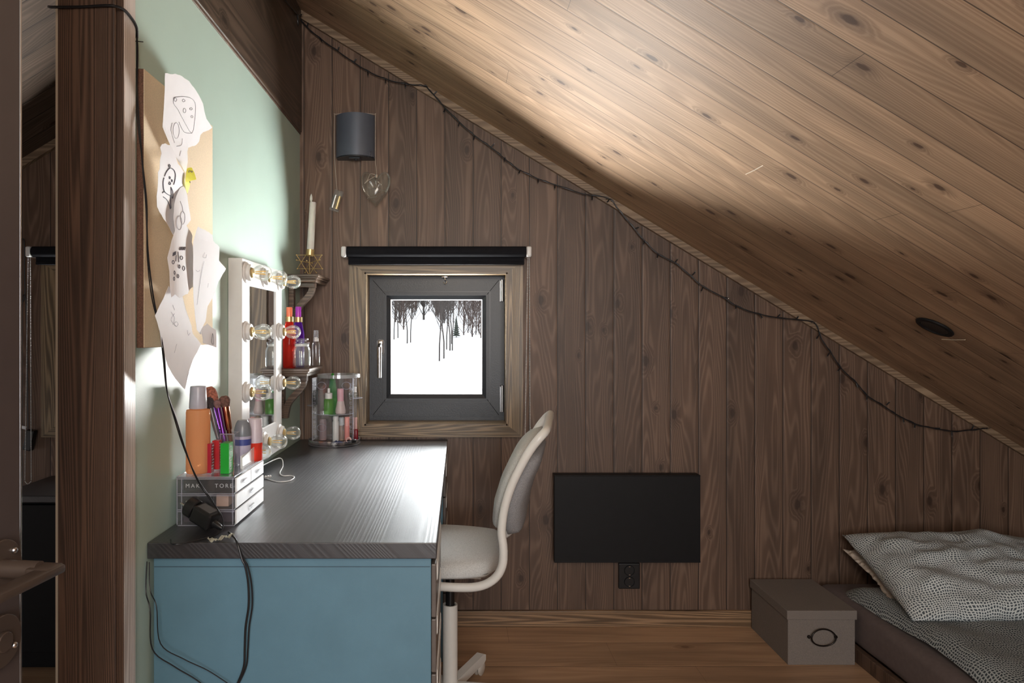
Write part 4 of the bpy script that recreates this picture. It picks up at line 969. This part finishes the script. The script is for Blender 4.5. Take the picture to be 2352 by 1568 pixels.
# contents seen through the side
t2 = thing('makeup_palette', 'black make-up palette box with pale lettering in the top tier of the acrylic chest', 'palette', (-.565, 1.60, AZ0+.075))
bm = BM(); bx(bm, AX0+.012, AX1-.014, AY0+.010, AY0+.085, AZ0+.0755, AZ0+.101, .001); obj('palette_case', bm, M['black_p'], t2)
def text_bm(s, size):
    cu = bpy.data.curves.new('txt', 'FONT'); cu.body = s; cu.size = size; cu.align_x = 'CENTER'; cu.align_y = 'CENTER'; cu.extrude = .0002; cu.space_character = 1.45
    o = bpy.data.objects.new('txt', cu); COL.objects.link(o); dg = bpy.context.evaluated_depsgraph_get(); me = bpy.data.meshes.new_from_object(o.evaluated_get(dg))
    bpy.data.objects.remove(o); bm = BM(); bm.from_mesh(me); bpy.data.meshes.remove(me); return bm
bm = text_bm('MAK     TORE', .0125); bmesh.ops.transform(bm, matrix=Matrix.Translation((-.563, AY0+.0094, AZ0+.087)) @ Matrix.Rotation(R(90), 4, 'X'), verts=bm.verts)
obj('lettering', bm, M['rubberw'], t2, 'pale capital letters')
bm = BM(); bx(bm, -.548, -.520, AY0+.012, AY0+.05, AZ0+.040, AZ0+.066, .001); tag(obj('beige_powder_box', bm, plain('beige_card', (.55, .36, .28), .6), loc=(-.534, AY0+.03, AZ0+.04)), 'beige cardboard powder box in the middle tier of the acrylic chest', 'box')
bm = BM(); bx(bm, AX0+.010, -.552, AY0+.012, AY0+.12, AZ0+.0395, AZ0+.062, .002); tag(obj('eyeshadow_case', bm, M['black_p'], loc=(-.59, AY0+.06, AZ0+.04)), 'black cosmetics case in the middle tier of the acrylic chest', 'case')
bm = BM(); bx(bm, AX0+.010, AX1-.012, AY0+.014, AY0+.15, AZ0+.0035, AZ0+.028, .003); tag(obj('dark_makeup_case', bm, plain('dark_plum_plastic', (.05, .03, .04), .3), loc=(-.57, AY0+.08, AZ0+.003)), 'dark plum cosmetics case in the bottom tier of the acrylic chest', 'case')

# ---- things on top of the chest
T = AZ1+.0005
orange = clear('orange_toner', (1, .66, .42), .18, .08, .80, (1.0, .56, .30))
tb = bottle('toner_bottle', 'tall orange toner bottle with grey-lilac cap on the acrylic chest', -.601, 1.618, T,
       [(0, 0), (.0245, 0), (.0268, .003), (.0268, .138), (.0255, .1445), (.018, .146), (.016, .149), (0, .149)], orange,
       [('cap', [(0, .1475), (.0195, .1475), (.0200, .149), (.0175, .196), (.0165, .1985), (0, .1985)], plain('lilac_grey_cap', (.46, .46, .54), .3))], n=36)
def carton(label, px0, px1, py0, Y, dep, col, w2=None, mark=None):
    A = at(px0, py0, Y); B = at(px1, py0, Y)
    t = thing('carton', label, 'carton', ((A.x+B.x)/2, Y+dep/2, T))
    bm = BM(); bx(bm, A.x, B.x, Y, Y+dep, T, A.z, .0008); obj('box', bm, plain('carton_print', col, .3), t)
    if mark:
        bm = BM(); rn = random.Random(int(px0)); s = B.x+.0003
        for k in range(9):
            zz = T+.008+.0065*k; y_ = Y+.003+rn.uniform(0, .005)
            bx(bm, s-.0006, s+.0001, y_, y_+rn.uniform(.006, .014), zz, zz+.003)
        obj('side_print', bm, plain('carton_marks', mark, .4), t, 'printed marks on the side')
    return t
carton('dark red cosmetics carton standing in front of the brushes, left of the green one', 470, 485, 1019, 1.608, .020, (.42, .015, .035), mark=(.55, .55, .60))
carton('bright red cosmetics carton standing behind the dark red one', 487, 503, 1012, 1.650, .020, (.50, .03, .04), mark=(.6, .5, .5))
gcar = carton('bright green cosmetics carton standing on the acrylic chest', 506, 526, 1018, 1.600, .030, (.02, .38, .04), mark=(.60, .75, .60))
# brush pot
pc = Vector((-.552, 1.690, T))
t = thing('brush_holder', 'clear square acrylic pot holding the make-up brushes', 'holder', tuple(pc))
bm = BM(); hh = .080
for a, b, c_, d_ in ((-.018, .018, -.018, -.016), (-.018, .018, .016, .018), (-.018, -.016, -.018, .018), (.016, .018, -.018, .018)): bx(bm, pc.x+a, pc.x+b, pc.y+c_, pc.y+d_, T, T+hh)
bx(bm, pc.x-.018, pc.x+.018, pc.y-.018, pc.y+.018, T, T+.002)
obj('pot', bm, M['clear'], t)
bm = BM(); tube(bm, [(pc.x+a, pc.y+b, T+hh) for a, b in ((-.017, -.017), (.017, -.017), (.017, .017), (-.017, .017))], .0011, 5, True)
for a, b in ((-.017, -.017), (.017, -.017)): tube(bm, [(pc.x+a, pc.y+b, T), (pc.x+a, pc.y+b, T+hh)], .0011, 5)
obj('pot_edges', bm, edge, t, 'bright polished edges')
hair1 = basic('red_brown_bristles', (.36, .13, .09), .9, var=.5, scale=200); hair2 = basic('dark_bristles', (.05, .04, .045), .9, var=.5, scale=200)
cop = plain('copper_ferrule', (.75, .30, .18), .2, metal=1); vio = plain('violet_handle', (.16, .04, .28), .2, metal=.7)
def brush(label, px, ytop, ybot, r, m1, mf, ox, oy, tiph):
    Y = pc.y+oy; top_ = at(px, ytop, Y); bot = at(px, ybot, Y)
    base = Vector((pc.x+ox, pc.y+oy*.5, T+.003)); f0 = bot
    t = thing('makeup_brush', label, 'brush', tuple(base))
    d_ = (f0-base).normalized(); q = d_.to_track_quat('Z', 'Y').to_matrix().to_4x4(); L = (f0-base).length
    bm = BM(); lathe(bm, [(0, 0), (.003, 0), (.0045, L*.3), (.006, L*.6), (r*.62, L*.62), (r*.70, L), (0, L)], n=16, M=Matrix.Translation(base) @ q); obj('handle', bm, mf, t, smooth=True)
    H = (top_-bot).length
    bm = BM(); lathe(bm, [(r*.66, -.001), (r*.95, H*.35), (r, H*.6), (r*.88, H*.82), (r*.5, H*.97), (0, H)], n=20, M=Matrix.Translation(f0) @ q)
    for v in bm.verts: v.co += Vector((random.uniform(-1, 1), random.uniform(-1, 1), random.uniform(-1, 1)))*.0006
    obj('bristles', bm, m1, t, 'soft rounded bristles', smooth='all')
brush('big fluffy red-brown make-up brush, tallest in the acrylic pot', 491, 886, 935, .0165, hair1, vio, -.002, .009, 0)
brush('rounded dark make-up brush at the left of the acrylic pot', 484, 911, 937, .0105, hair2, plain('grey_handle', (.25, .25, .28), .25, metal=.7), -.009, -.009, 0)
brush('small stubby pinkish make-up brush in the middle of the acrylic pot', 501, 918, 936, .0085, basic('pinkish_bristles', (.22, .12, .12), .9, var=.4, scale=200), vio, .002, -.011, 0)
brush('wide flat-topped dark brown brush with copper ferrule at the right of the pot', 518, 908, 934, .0130, basic('brown_bristles', (.15, .075, .06), .9, var=.5, scale=200), cop, .010, .003, 0)
bottle('roll_on_deodorant', 'lilac roll-on deodorant with domed grey cap on the acrylic chest', -.5345, 1.735, T,
       [(0, 0), (.017, 0), (.0185, .002), (.0200, .040), (.0205, .068), (.0, .068)], plain('lilac_plastic', (.50, .46, .60), .3),
       [('domed_cap', [(.0205, .067), (.0208, .069), (.0200, .084), (.0165, .098), (.0115, .106), (0, .107)], plain('slate_grey_cap', (.20, .22, .25), .3)), ('label_patch', [(.0202, .045), (.02075, .060)], plain('blue_patch', (.06, .08, .30), .4))])
bottle('cleanser_bottle', 'white and red bottle with tall lilac cap beside the mirror on the chest', -.5135, 1.768, T,
       [(0, 0), (.0165, 0), (.018, .002), (.018, .046), (0, .046)], clear('red_liquid', (.95, .3, .25), .2, .05, .6, (.85, .10, .06)),
       [('tall_cap', [(0, .0455), (.0182, .0455), (.0175, .104), (.0165, .1055), (0, .1055)], plain('pinkish_white_cap', (.62, .54, .60), .35))])
bm = BM(); w0, w1 = AX1-.055, AX1-.008
bx(bm, w1-.010, w1-.008, 1.66, 1.76, T, T+.030); prism(bm, [(1.655, T), (1.765, T), (1.765, T+.038), (1.655, T+.026)], (w1-.006, w1-.004), lambda u, v, w: (w, u, v))
tag(obj('riser_tray', bm, M['frost'], loc=(w1, 1.71, T)), 'slanted white acrylic divider behind the green carton on the chest', 'tray')

# ================================================================ adapter, cords
c = at(475, 1202, 1.53)
t = thing('power_adapter', 'black plug-in power adapter lying on the desk against the acrylic chest', 'adapter', (c.x, 1.53, DT))
MA = Matrix.Translation((c.x-.003, 1.530, DT+.034)) @ Matrix.Rotation(R(-18), 4, 'Z') @ Matrix.Rotation(R(24), 4, 'Y')
bm = BM(); bx(bm, -.026, .026, -.020, .020, -.020, .018, .006, 3, M=MA); obj('housing', bm, M['black_p'], t)
bm = BM(); lathe(bm, [(0, 0), (.020, 0), (.022, .002), (.022, .020), (.019, .022), (0, .022)], n=28, M=MA @ Matrix.Translation((-.026, 0, 0)) @ Matrix.Rotation(R(-90), 4, 'Y')); obj('plug_end', bm, M['black_p'], t, smooth=True)
bm = BM(); 
for s in (-1, 1): lathe(bm, [(0, 0), (.0022, 0), (.0022, .017), (0, .018)], n=10, M=MA @ Matrix.Translation((-.046, s*.009, 0)) @ Matrix.Rotation(R(-90), 4, 'Y'))
obj('pin', bm, M['chrome'], t, smooth=True)
bm = BM(); bx(bm, -.018, .016, -.014, .012, .0181, .0186, M=MA); obj('rating_sticker', bm, plain('dark_grey_sticker', (.10, .10, .105), .4), t, 'dark grey sticker')
bm = BM(); lathe(bm, [(0, 0), (.008, 0), (.006, .016), (.003, .024), (0, .024)], n=14, M=MA @ Matrix.Translation((.026, 0, -.004)) @ Matrix.Rotation(R(90), 4, 'Y')); obj('cord_sleeve', bm, M['black_p'], t, smooth=True)
# cord from the post top down the wall, over the desk edge
cp = [Vector((-.640, 1.395, 1.79)), on_x(314.5, 120, -.638), on_x(315, 200, -.636), on_x(318, 260, -.628), on_x(322, 310, -.624), on_x(329, 400, -.622), on_x(336, 480, -.618), on_x(340, 580, -.616), on_x(352, 680, -.612), on_x(368, 760, -.60), at(375, 820, 1.40), at(384, 900, 1.42), at(405, 965, 1.45), at(425, 1030, 1.47), at(452, 1100, 1.49), at(485, 1150, 1.50), at(508, 1182, 1.505), at(512, 1208, 1.505), desk_pt(500, 1226, DT+.004), desk_pt(455, 1240, DT+.003), desk_pt(400, 1250, DT+.003), Vector((-.60, 1.46, DT+.003))]
bm = BM(); tube(bm, smooth_path(cp, 6), .0015, 8); p2 = smooth_path([q+Vector((.003*math.sin(i*1.4), -.002, .002)) for i, q in enumerate(cp[:17])], 6); tube(bm, p2, .0012, 6)
obj('cord', bm, M['cord'], t, 'black twisted cord running up over the pinboard', smooth=True)
cp = [desk_pt(525, 1222, DT+.010), desk_pt(540, 1236, DT+.006), at(547, 1256, 1.4465)+Vector((0, 0, .003)), at(556, 1285, 1.442), at(563, 1300, 1.442), at(570, 1340, 1.444), at(571, 1390, 1.446), at(564, 1440, 1.448), at(562, 1490, 1.450), at(560, 1530, 1.45), at(546, 1568, 1.45), at(520, 1620, 1.45), at(450, 1700, 1.45)]
bm = BM(); tube(bm, smooth_path(cp, 6), .0022, 8)
cp2 = [q+Vector((.007*math.sin(min(1, i/9)*3.14), .002, 0)) for i, q in enumerate(cp[2:])]; tube(bm, smooth_path(cp2, 6), .0018, 8)
obj('cord', bm, M['cord'], t, 'thin black cord pair hanging over the desk end', smooth=True)
cp = [Vector((-.640, 1.44, .719)), Vector((-.640, 1.435, .66)), at(345, 1400, 1.42), at(350, 1490, 1.43), at(400, 1530, 1.44), at(450, 1560, 1.45), at(500, 1600, 1.45)]
bm = BM(); tube(bm, smooth_path(cp, 6), .0013, 8); tube(bm, smooth_path([q+Vector((.006+.004*i, -.003, .004*i)) for i, q in enumerate(cp)], 6), .0011, 8)
tag(obj('slack_cord', bm, M['cord'], smooth=True, loc=tuple(cp[1])), 'slack black cord at the lower left of the blue drawer unit', 'cord')
bm = BM(); A = desk_pt(478, 1236, DT+.004); B = desk_pt(538, 1226, DT+.010)
pts = smooth_path([A, desk_pt(490, 1240, DT+.006), desk_pt(510, 1234, DT+.005), desk_pt(528, 1230, DT+.010), B], 5)
V = [[bm.verts.new(p+Vector((0, .012*(s-.5)*(1+.4*math.sin(i*.9)), .004*math.sin(i*1.1+s*4)))) for s in (0, .5, 1)] for i, p in enumerate(pts)]
for a, b in zip(V, V[1:]):
    for k in (0, 1): bm.faces.new((a[k], a[k+1], b[k+1], b[k]))
bmesh.ops.solidify(bm, geom=bm.faces[:], thickness=.0008)
tag(obj('crumpled_tag', bm, plain('cream_paper_tag', (.62, .60, .50), .5), loc=tuple(A)), 'crumpled cream paper tag round the cord on the desk', 'tag')
bm = BM(); z = 1.815
zc = at(0, 15, 1.304).z
tube(bm, smooth_path([(-.77, 1.318, zc+.006), (-.750, 1.300, zc-.003), (-.70, 1.301, zc-.002), (-.645, 1.300, zc), (-.631, 1.318, zc+.002), (-.629, 1.35, zc-.002), (-.630, 1.372, zc-.010), (-.640, 1.395, zc-.02)], 6), .0026, 8)
tube(bm, [(-.642, 1.392, zc-.028), (-.632, 1.405, zc-.024)], .001, 5)
tag(obj('wrapped_cord', bm, M['cord'], smooth=True, loc=(-.69, 1.3, zc)), 'black cord wrapped round the top of the wooden post', 'cord')

# ================================================================ acrylic carousel
C = Vector((-.485, 2.735, DT+.001)); Rr = .100
t = thing('cosmetics_carousel', 'round clear acrylic cosmetics carousel on the desk in the corner by the window', 'organizer', tuple(C))
def disc(bm, z, r=Rr, th=.004, rim=.010, cc=C):
    lathe(bm, [(0, 0), (r, 0), (r, rim), (r-.003, rim), (r-.003, th), (0, th)], (cc.x, cc.y, z), 48)
def half(bm, z, cc, r, a0, a1, th=.004):
    pts = [(cc.x, cc.y)]+[(cc.x+r*math.cos(a), cc.y+r*math.sin(a)) for a in [R(a0+(a1-a0)*i/20) for i in range(21)]]
    prism(bm, pts, (z, z+th), lambda u, v, w: (u, v, w))
bm = BM(); disc(bm, C.z, Rr*.98, .004, .004); disc(bm, C.z+.006, Rr, .003, .013); obj('base', bm, M['clear'], t, smooth=True)
bm = BM(); lathe(bm, [(Rr-.001, 0), (Rr, .0008), (Rr-.001, .0016)], (C.x, C.y, C.z+.018), 48); lathe(bm, [(Rr-.001, 0), (Rr, .0008), (Rr-.001, .0016)], (C.x, C.y, C.z+.001), 48); obj('rim_line', bm, edge, t)
ZT = 1.013
bm = BM(); lathe(bm, [(0, 0), (Rr*.83, 0), (Rr*.83, .003), (0, .003)], (C.x+.017, C.y, ZT), 48); 
lathe(bm, [(Rr*.80, 0), (Rr*.83, 0), (Rr*.83, .012), (Rr*.80, .012), (Rr*.80, 0)], (C.x+.017, C.y, ZT+.001), 48); obj('top_tray', bm, clear('acrylic_top', (.95, .96, .97), .45, .05, .22, (.8, .8, .8)), t, smooth=True)
for sx in (-.077, .079):
    bm = BM(); x = C.x+sx
    bx(bm, x-.0015, x+.0015, C.y-.045, C.y+.045, C.z+.018, ZT)
    sp = obj('side_panel', bm, M['clear'], t)
    bm = BM()
    for yy in (-.045, .045): tube(bm, [(x, C.y+yy, C.z+.016), (x, C.y+yy, ZT)], .0011, 5)
    for i in range(11):
        zz = C.z+.05+i*.018; ix = x+(.004 if sx < 0 else -.004)
        tube(bm, [(ix, C.y-.046, zz), (ix+(.008 if sx < 0 else -.008), C.y-.046, zz), (ix+(.008 if sx < 0 else -.008), C.y-.046, zz+.006), (ix, C.y-.046, zz+.006)], .0007, 4)
    obj('notched_rail', bm, edge, sp, 'notched shelf rail')
for (ex, ez) in ((-.048, .225), (.048, .225), (-.048, .062), (.048, .062)):
    bm = BM(); tube(bm, [(C.x+ex+.017*math.cos(a), C.y-.01, C.z+ez+.014*math.sin(a)) for a in [i*math.pi/12 for i in range(24)]], .001, 5, True); obj('cut_out_ring', bm, edge, t)
bm = BM(); bx(bm, C.x-.077, C.x+.079, C.y-.0105, C.y-.008, C.z+.018, ZT); obj('divider', bm, M['clear'], t)
def shelf(cx, cy, z, r, a0, a1):
    cc = Vector((cx, cy, 0)); bm = BM(); half(bm, z, cc, r, a0, a1, .003); s = obj('shelf', bm, M['clear'], t)
    bm = BM(); tube(bm, [(cx+r*math.cos(R(a0+(a1-a0)*i/20)), cy+r*math.sin(R(a0+(a1-a0)*i/20)), z+.0015) for i in range(21)], .0013, 5); obj('shelf_edge', bm, edge, s)
ZM = at(769, 951, 2.69).z
shelf(C.x, C.y-.012, ZM, .077, 180, 360)
shelf(C.x-.075, C.y, at(0, 932, 2.72).z, .030, 90, 270)
shelf(C.x+.078, C.y, at(0, 915, 2.72).z, .030, -90, 90)
# contents
def small(name, label, px, pyb, pyt, Y, wpx, m, cap=None, cat='bottle', taper=.75, zb=None, prof=None):
    b = at(px, pyb, Y); tp = at(px, pyt, Y); r = wpx/2*Y/F; zb = b.z if zb is None else zb; H = tp.z-zb
    t = thing(name, label, cat, (b.x, Y, zb))
    if prof is None:
        ch_ = (1-cap[0]) if cap else 1
        prof_ = [(0, 0), (r*.94, 0), (r, H*.02), (r, H*ch_*.9), (r*taper, H*ch_), (0, H*ch_)]
    else: prof_ = [(r*a, H*q) for a, q in prof]; ch_ = (1-cap[0]) if cap else 1
    bm = BM(); lathe(bm, prof_, (b.x, Y, zb), 20); obj('bottle_body', bm, m, t, smooth=True)
    if cap:
        bm = BM(); rc = r*cap[2]; h0 = H*ch_
        pr = [(0, h0), (rc, h0), (rc, H*.98), (rc*.85, H), (0, H)] if len(cap) < 4 else [(0, h0), (rc, h0), (rc, h0+(H-h0)*.5), (rc*.4, h0+(H-h0)*.55), (rc*.38, H*.97), (0, H)]
        lathe(bm, pr, (b.x, Y, zb), 20); obj('cap', bm, cap[1], t, smooth=True)
    return t
ZS = ZM+.0035; ZBs = C.z+.0105; ya = C.y-.055
gl = clear('green_gel', (.40, .90, .35), .2, .05, .55, (.08, .60, .08))
small('serum_bottle', 'small green serum bottle with white dropper on the middle shelf of the carousel', 755, 951, 890, ya, 22, clear('pale_green_glass', (.65, .92, .55), .25, .05, .45, (.35, .68, .25)), (.42, M['rubberw'], .75, 1), zb=ZS)
small('lotion_bottle', 'pink and frosted waisted bottle on the middle shelf of the carousel', 782, 949, 892, ya+.004, 24, plain('frosted_pinkish', (.62, .52, .52), .4), (.50, plain('pink_cap', (.72, .42, .50), .35), .62), zb=ZS, prof=[(0, 0), (.9, 0), (1, .04), (.98, .15), (.78, .35), (.68, .5), (0, .5)])
small('aloe_gel_tube', 'bright green curved gel tube at the back of the carousel', 764, 951, 857, C.y+.022, 21, gl, None, 'tube', zb=C.z+.105, prof=[(0, 0), (.8, 0), (1, .1), (1, .35), (.85, .65), (.5, .9), (.2, 1), (0, 1)])
small('dark_bottle', 'dark bottle with cream label at the left tray of the carousel', 723, 928, 872, C.y+.002, 14, M['black_p'], (.35, M['black_p'], .8), zb=at(0, 932, 2.72).z+.0035).children[0]
small('nail_polish', 'clear small bottle with pale cap on the right tray of the carousel, nearer the window', 816, 912, 888, C.y, 8, M['glass'], (.5, M['rubberw'], .7), zb=at(0, 915, 2.72).z+.0035)
small('nail_polish', 'clear small bottle on the right tray of the carousel, next to its panel', 806, 912, 886, C.y+.004, 9, M['glass'], (.5, M['clear'], .7), zb=at(0, 915, 2.72).z+.0035)
small('cream_tube', 'white squeeze tube standing in the middle of the carousel base', 771, 1004, 955, ya+.02, 15, plain('white_tube', (.70, .72, .72), .35), (.15, M['rubberw'], .9), 'tube', zb=ZBs)
small('lip_balm', 'coral pink stick standing at the right of the carousel base', 797, 1006, 957, ya+.010, 12, plain('coral_pink', (.72, .28, .26), .35), (.35, plain('salmon', (.78, .36, .34), .35), .95), 'lipstick', zb=ZBs, taper=1)
small('foundation_bottle', 'beige bottle with black band behind the coral stick in the carousel', 784, 1004, 958, C.y+.01, 14, plain('beige_liquid', (.50, .34, .26), .3), (.35, M['rubberw'], .9), zb=ZBs)
small('red_nail_polish', 'dark red nail polish with pale cap at the right side of the carousel', 818, 994, 958, C.y+.0, 9, plain('dark_red_lacquer', (.20, .01, .02), .15), (.5, plain('rose_cap', (.65, .38, .36), .3), .6), 'nail polish', zb=ZBs)
small('powder_compact', 'pinkish compact at the left of the carousel base', 742, 1003, 962, C.y+.02, 17, plain('dusty_pink', (.40, .27, .27), .4), None, 'compact', zb=ZBs)
rn = random.Random(4); bm = BM(); q = at(775, 1010, ya-.012)
for i in range(70):
    a = rn.uniform(0, 6.28); rr_ = .018*math.sqrt(rn.random()); ball(bm, (q.x+rr_*math.cos(a), ya-.006+rr_*.7*math.sin(a), ZBs+.0026+rn.uniform(0, .008)*(1-rr_/.02)), .0026, 6, 4)
tag(obj('bead_pile', bm, plain('dark_blue_beads', (.03, .05, .16), .2), smooth=True, loc=(q.x, ya, ZBs)), 'heap of dark blue beads on the front of the carousel base', 'beads', kind='stuff')
def torus_thing(name, label, x, y, z, R1, r1, m, cat, tilt=0):
    bm = BM(); MT = Matrix.Translation((x, y, z)) @ Matrix.Rotation(tilt, 4, 'X')
    tube(bm, [MT @ Vector((R1*math.cos(i*math.pi/12), R1*math.sin(i*math.pi/12), .0012*math.sin(i*3))) for i in range(24)], r1, 7, True)
    tag(obj(name, bm, m, smooth=True, loc=(x, y, z)), label, cat)
q = at(800, 1010, ya-.01); torus_thing('scrunchie', 'pale pink scrunchie at the right front of the carousel base', q.x, ya-.004, ZBs+.012, .008, .0035, plain('pale_pink_cloth', (.75, .48, .47), .8), 'scrunchie', R(65))
q = at(738, 1015, ya); torus_thing('hair_tie', 'rust brown hair tie at the left front of the carousel base', q.x, ya-.006, ZBs+.003, .007, .0025, plain('rust_cloth', (.35, .12, .05), .8), 'hair tie')
bm = BM(); q = at(756, 1018, ya-.018); ball(bm, (q.x, ya-.020, ZBs+.004), .006, 12, 8, (1.2, 1, .55)); tag(obj('shell', bm, plain('cream_shell', (.75, .60, .50), .4), smooth=True, loc=(q.x, ya-.02, ZBs)), 'cream shell at the very front of the carousel base', 'shell')
bm = BM(); q = at(823, 1000, C.y); cyl(bm, .022, .012, (C.x+.070, C.y-.045, ZBs+.0), 28); tag(obj('black_pot', bm, M['black_p'], smooth=True, loc=(C.x+.07, C.y-.045, ZBs)), 'flat black pot with pale lid at the right rim of the carousel', 'pot')

for a_, b_, lab in (((1713, 400), (1752, 380), 'thin pale splinter on the plank ceiling above the middle of the room'), ((2163, 779), (2217, 780), 'thin pale splinter on the ceiling just below the round spotlight')):
    def on_ceil(px, py):
        dx, dz = (px-1054)/F, -(py-762)/F; t_ = (2.494-.606*.647-EYE-.004)/(dz+.606*dx); return Vector((dx*t_, t_, EYE+dz*t_))
    P_, Q_ = on_ceil(*a_), on_ceil(*b_); bm = BM(); tube(bm, [P_, (P_+Q_)/2+Vector((0, 0, -.001)), Q_], .0011, 5)
    tag(obj('wood_splinter', bm, M['pale'], loc=tuple(P_)), lab, 'splinter')
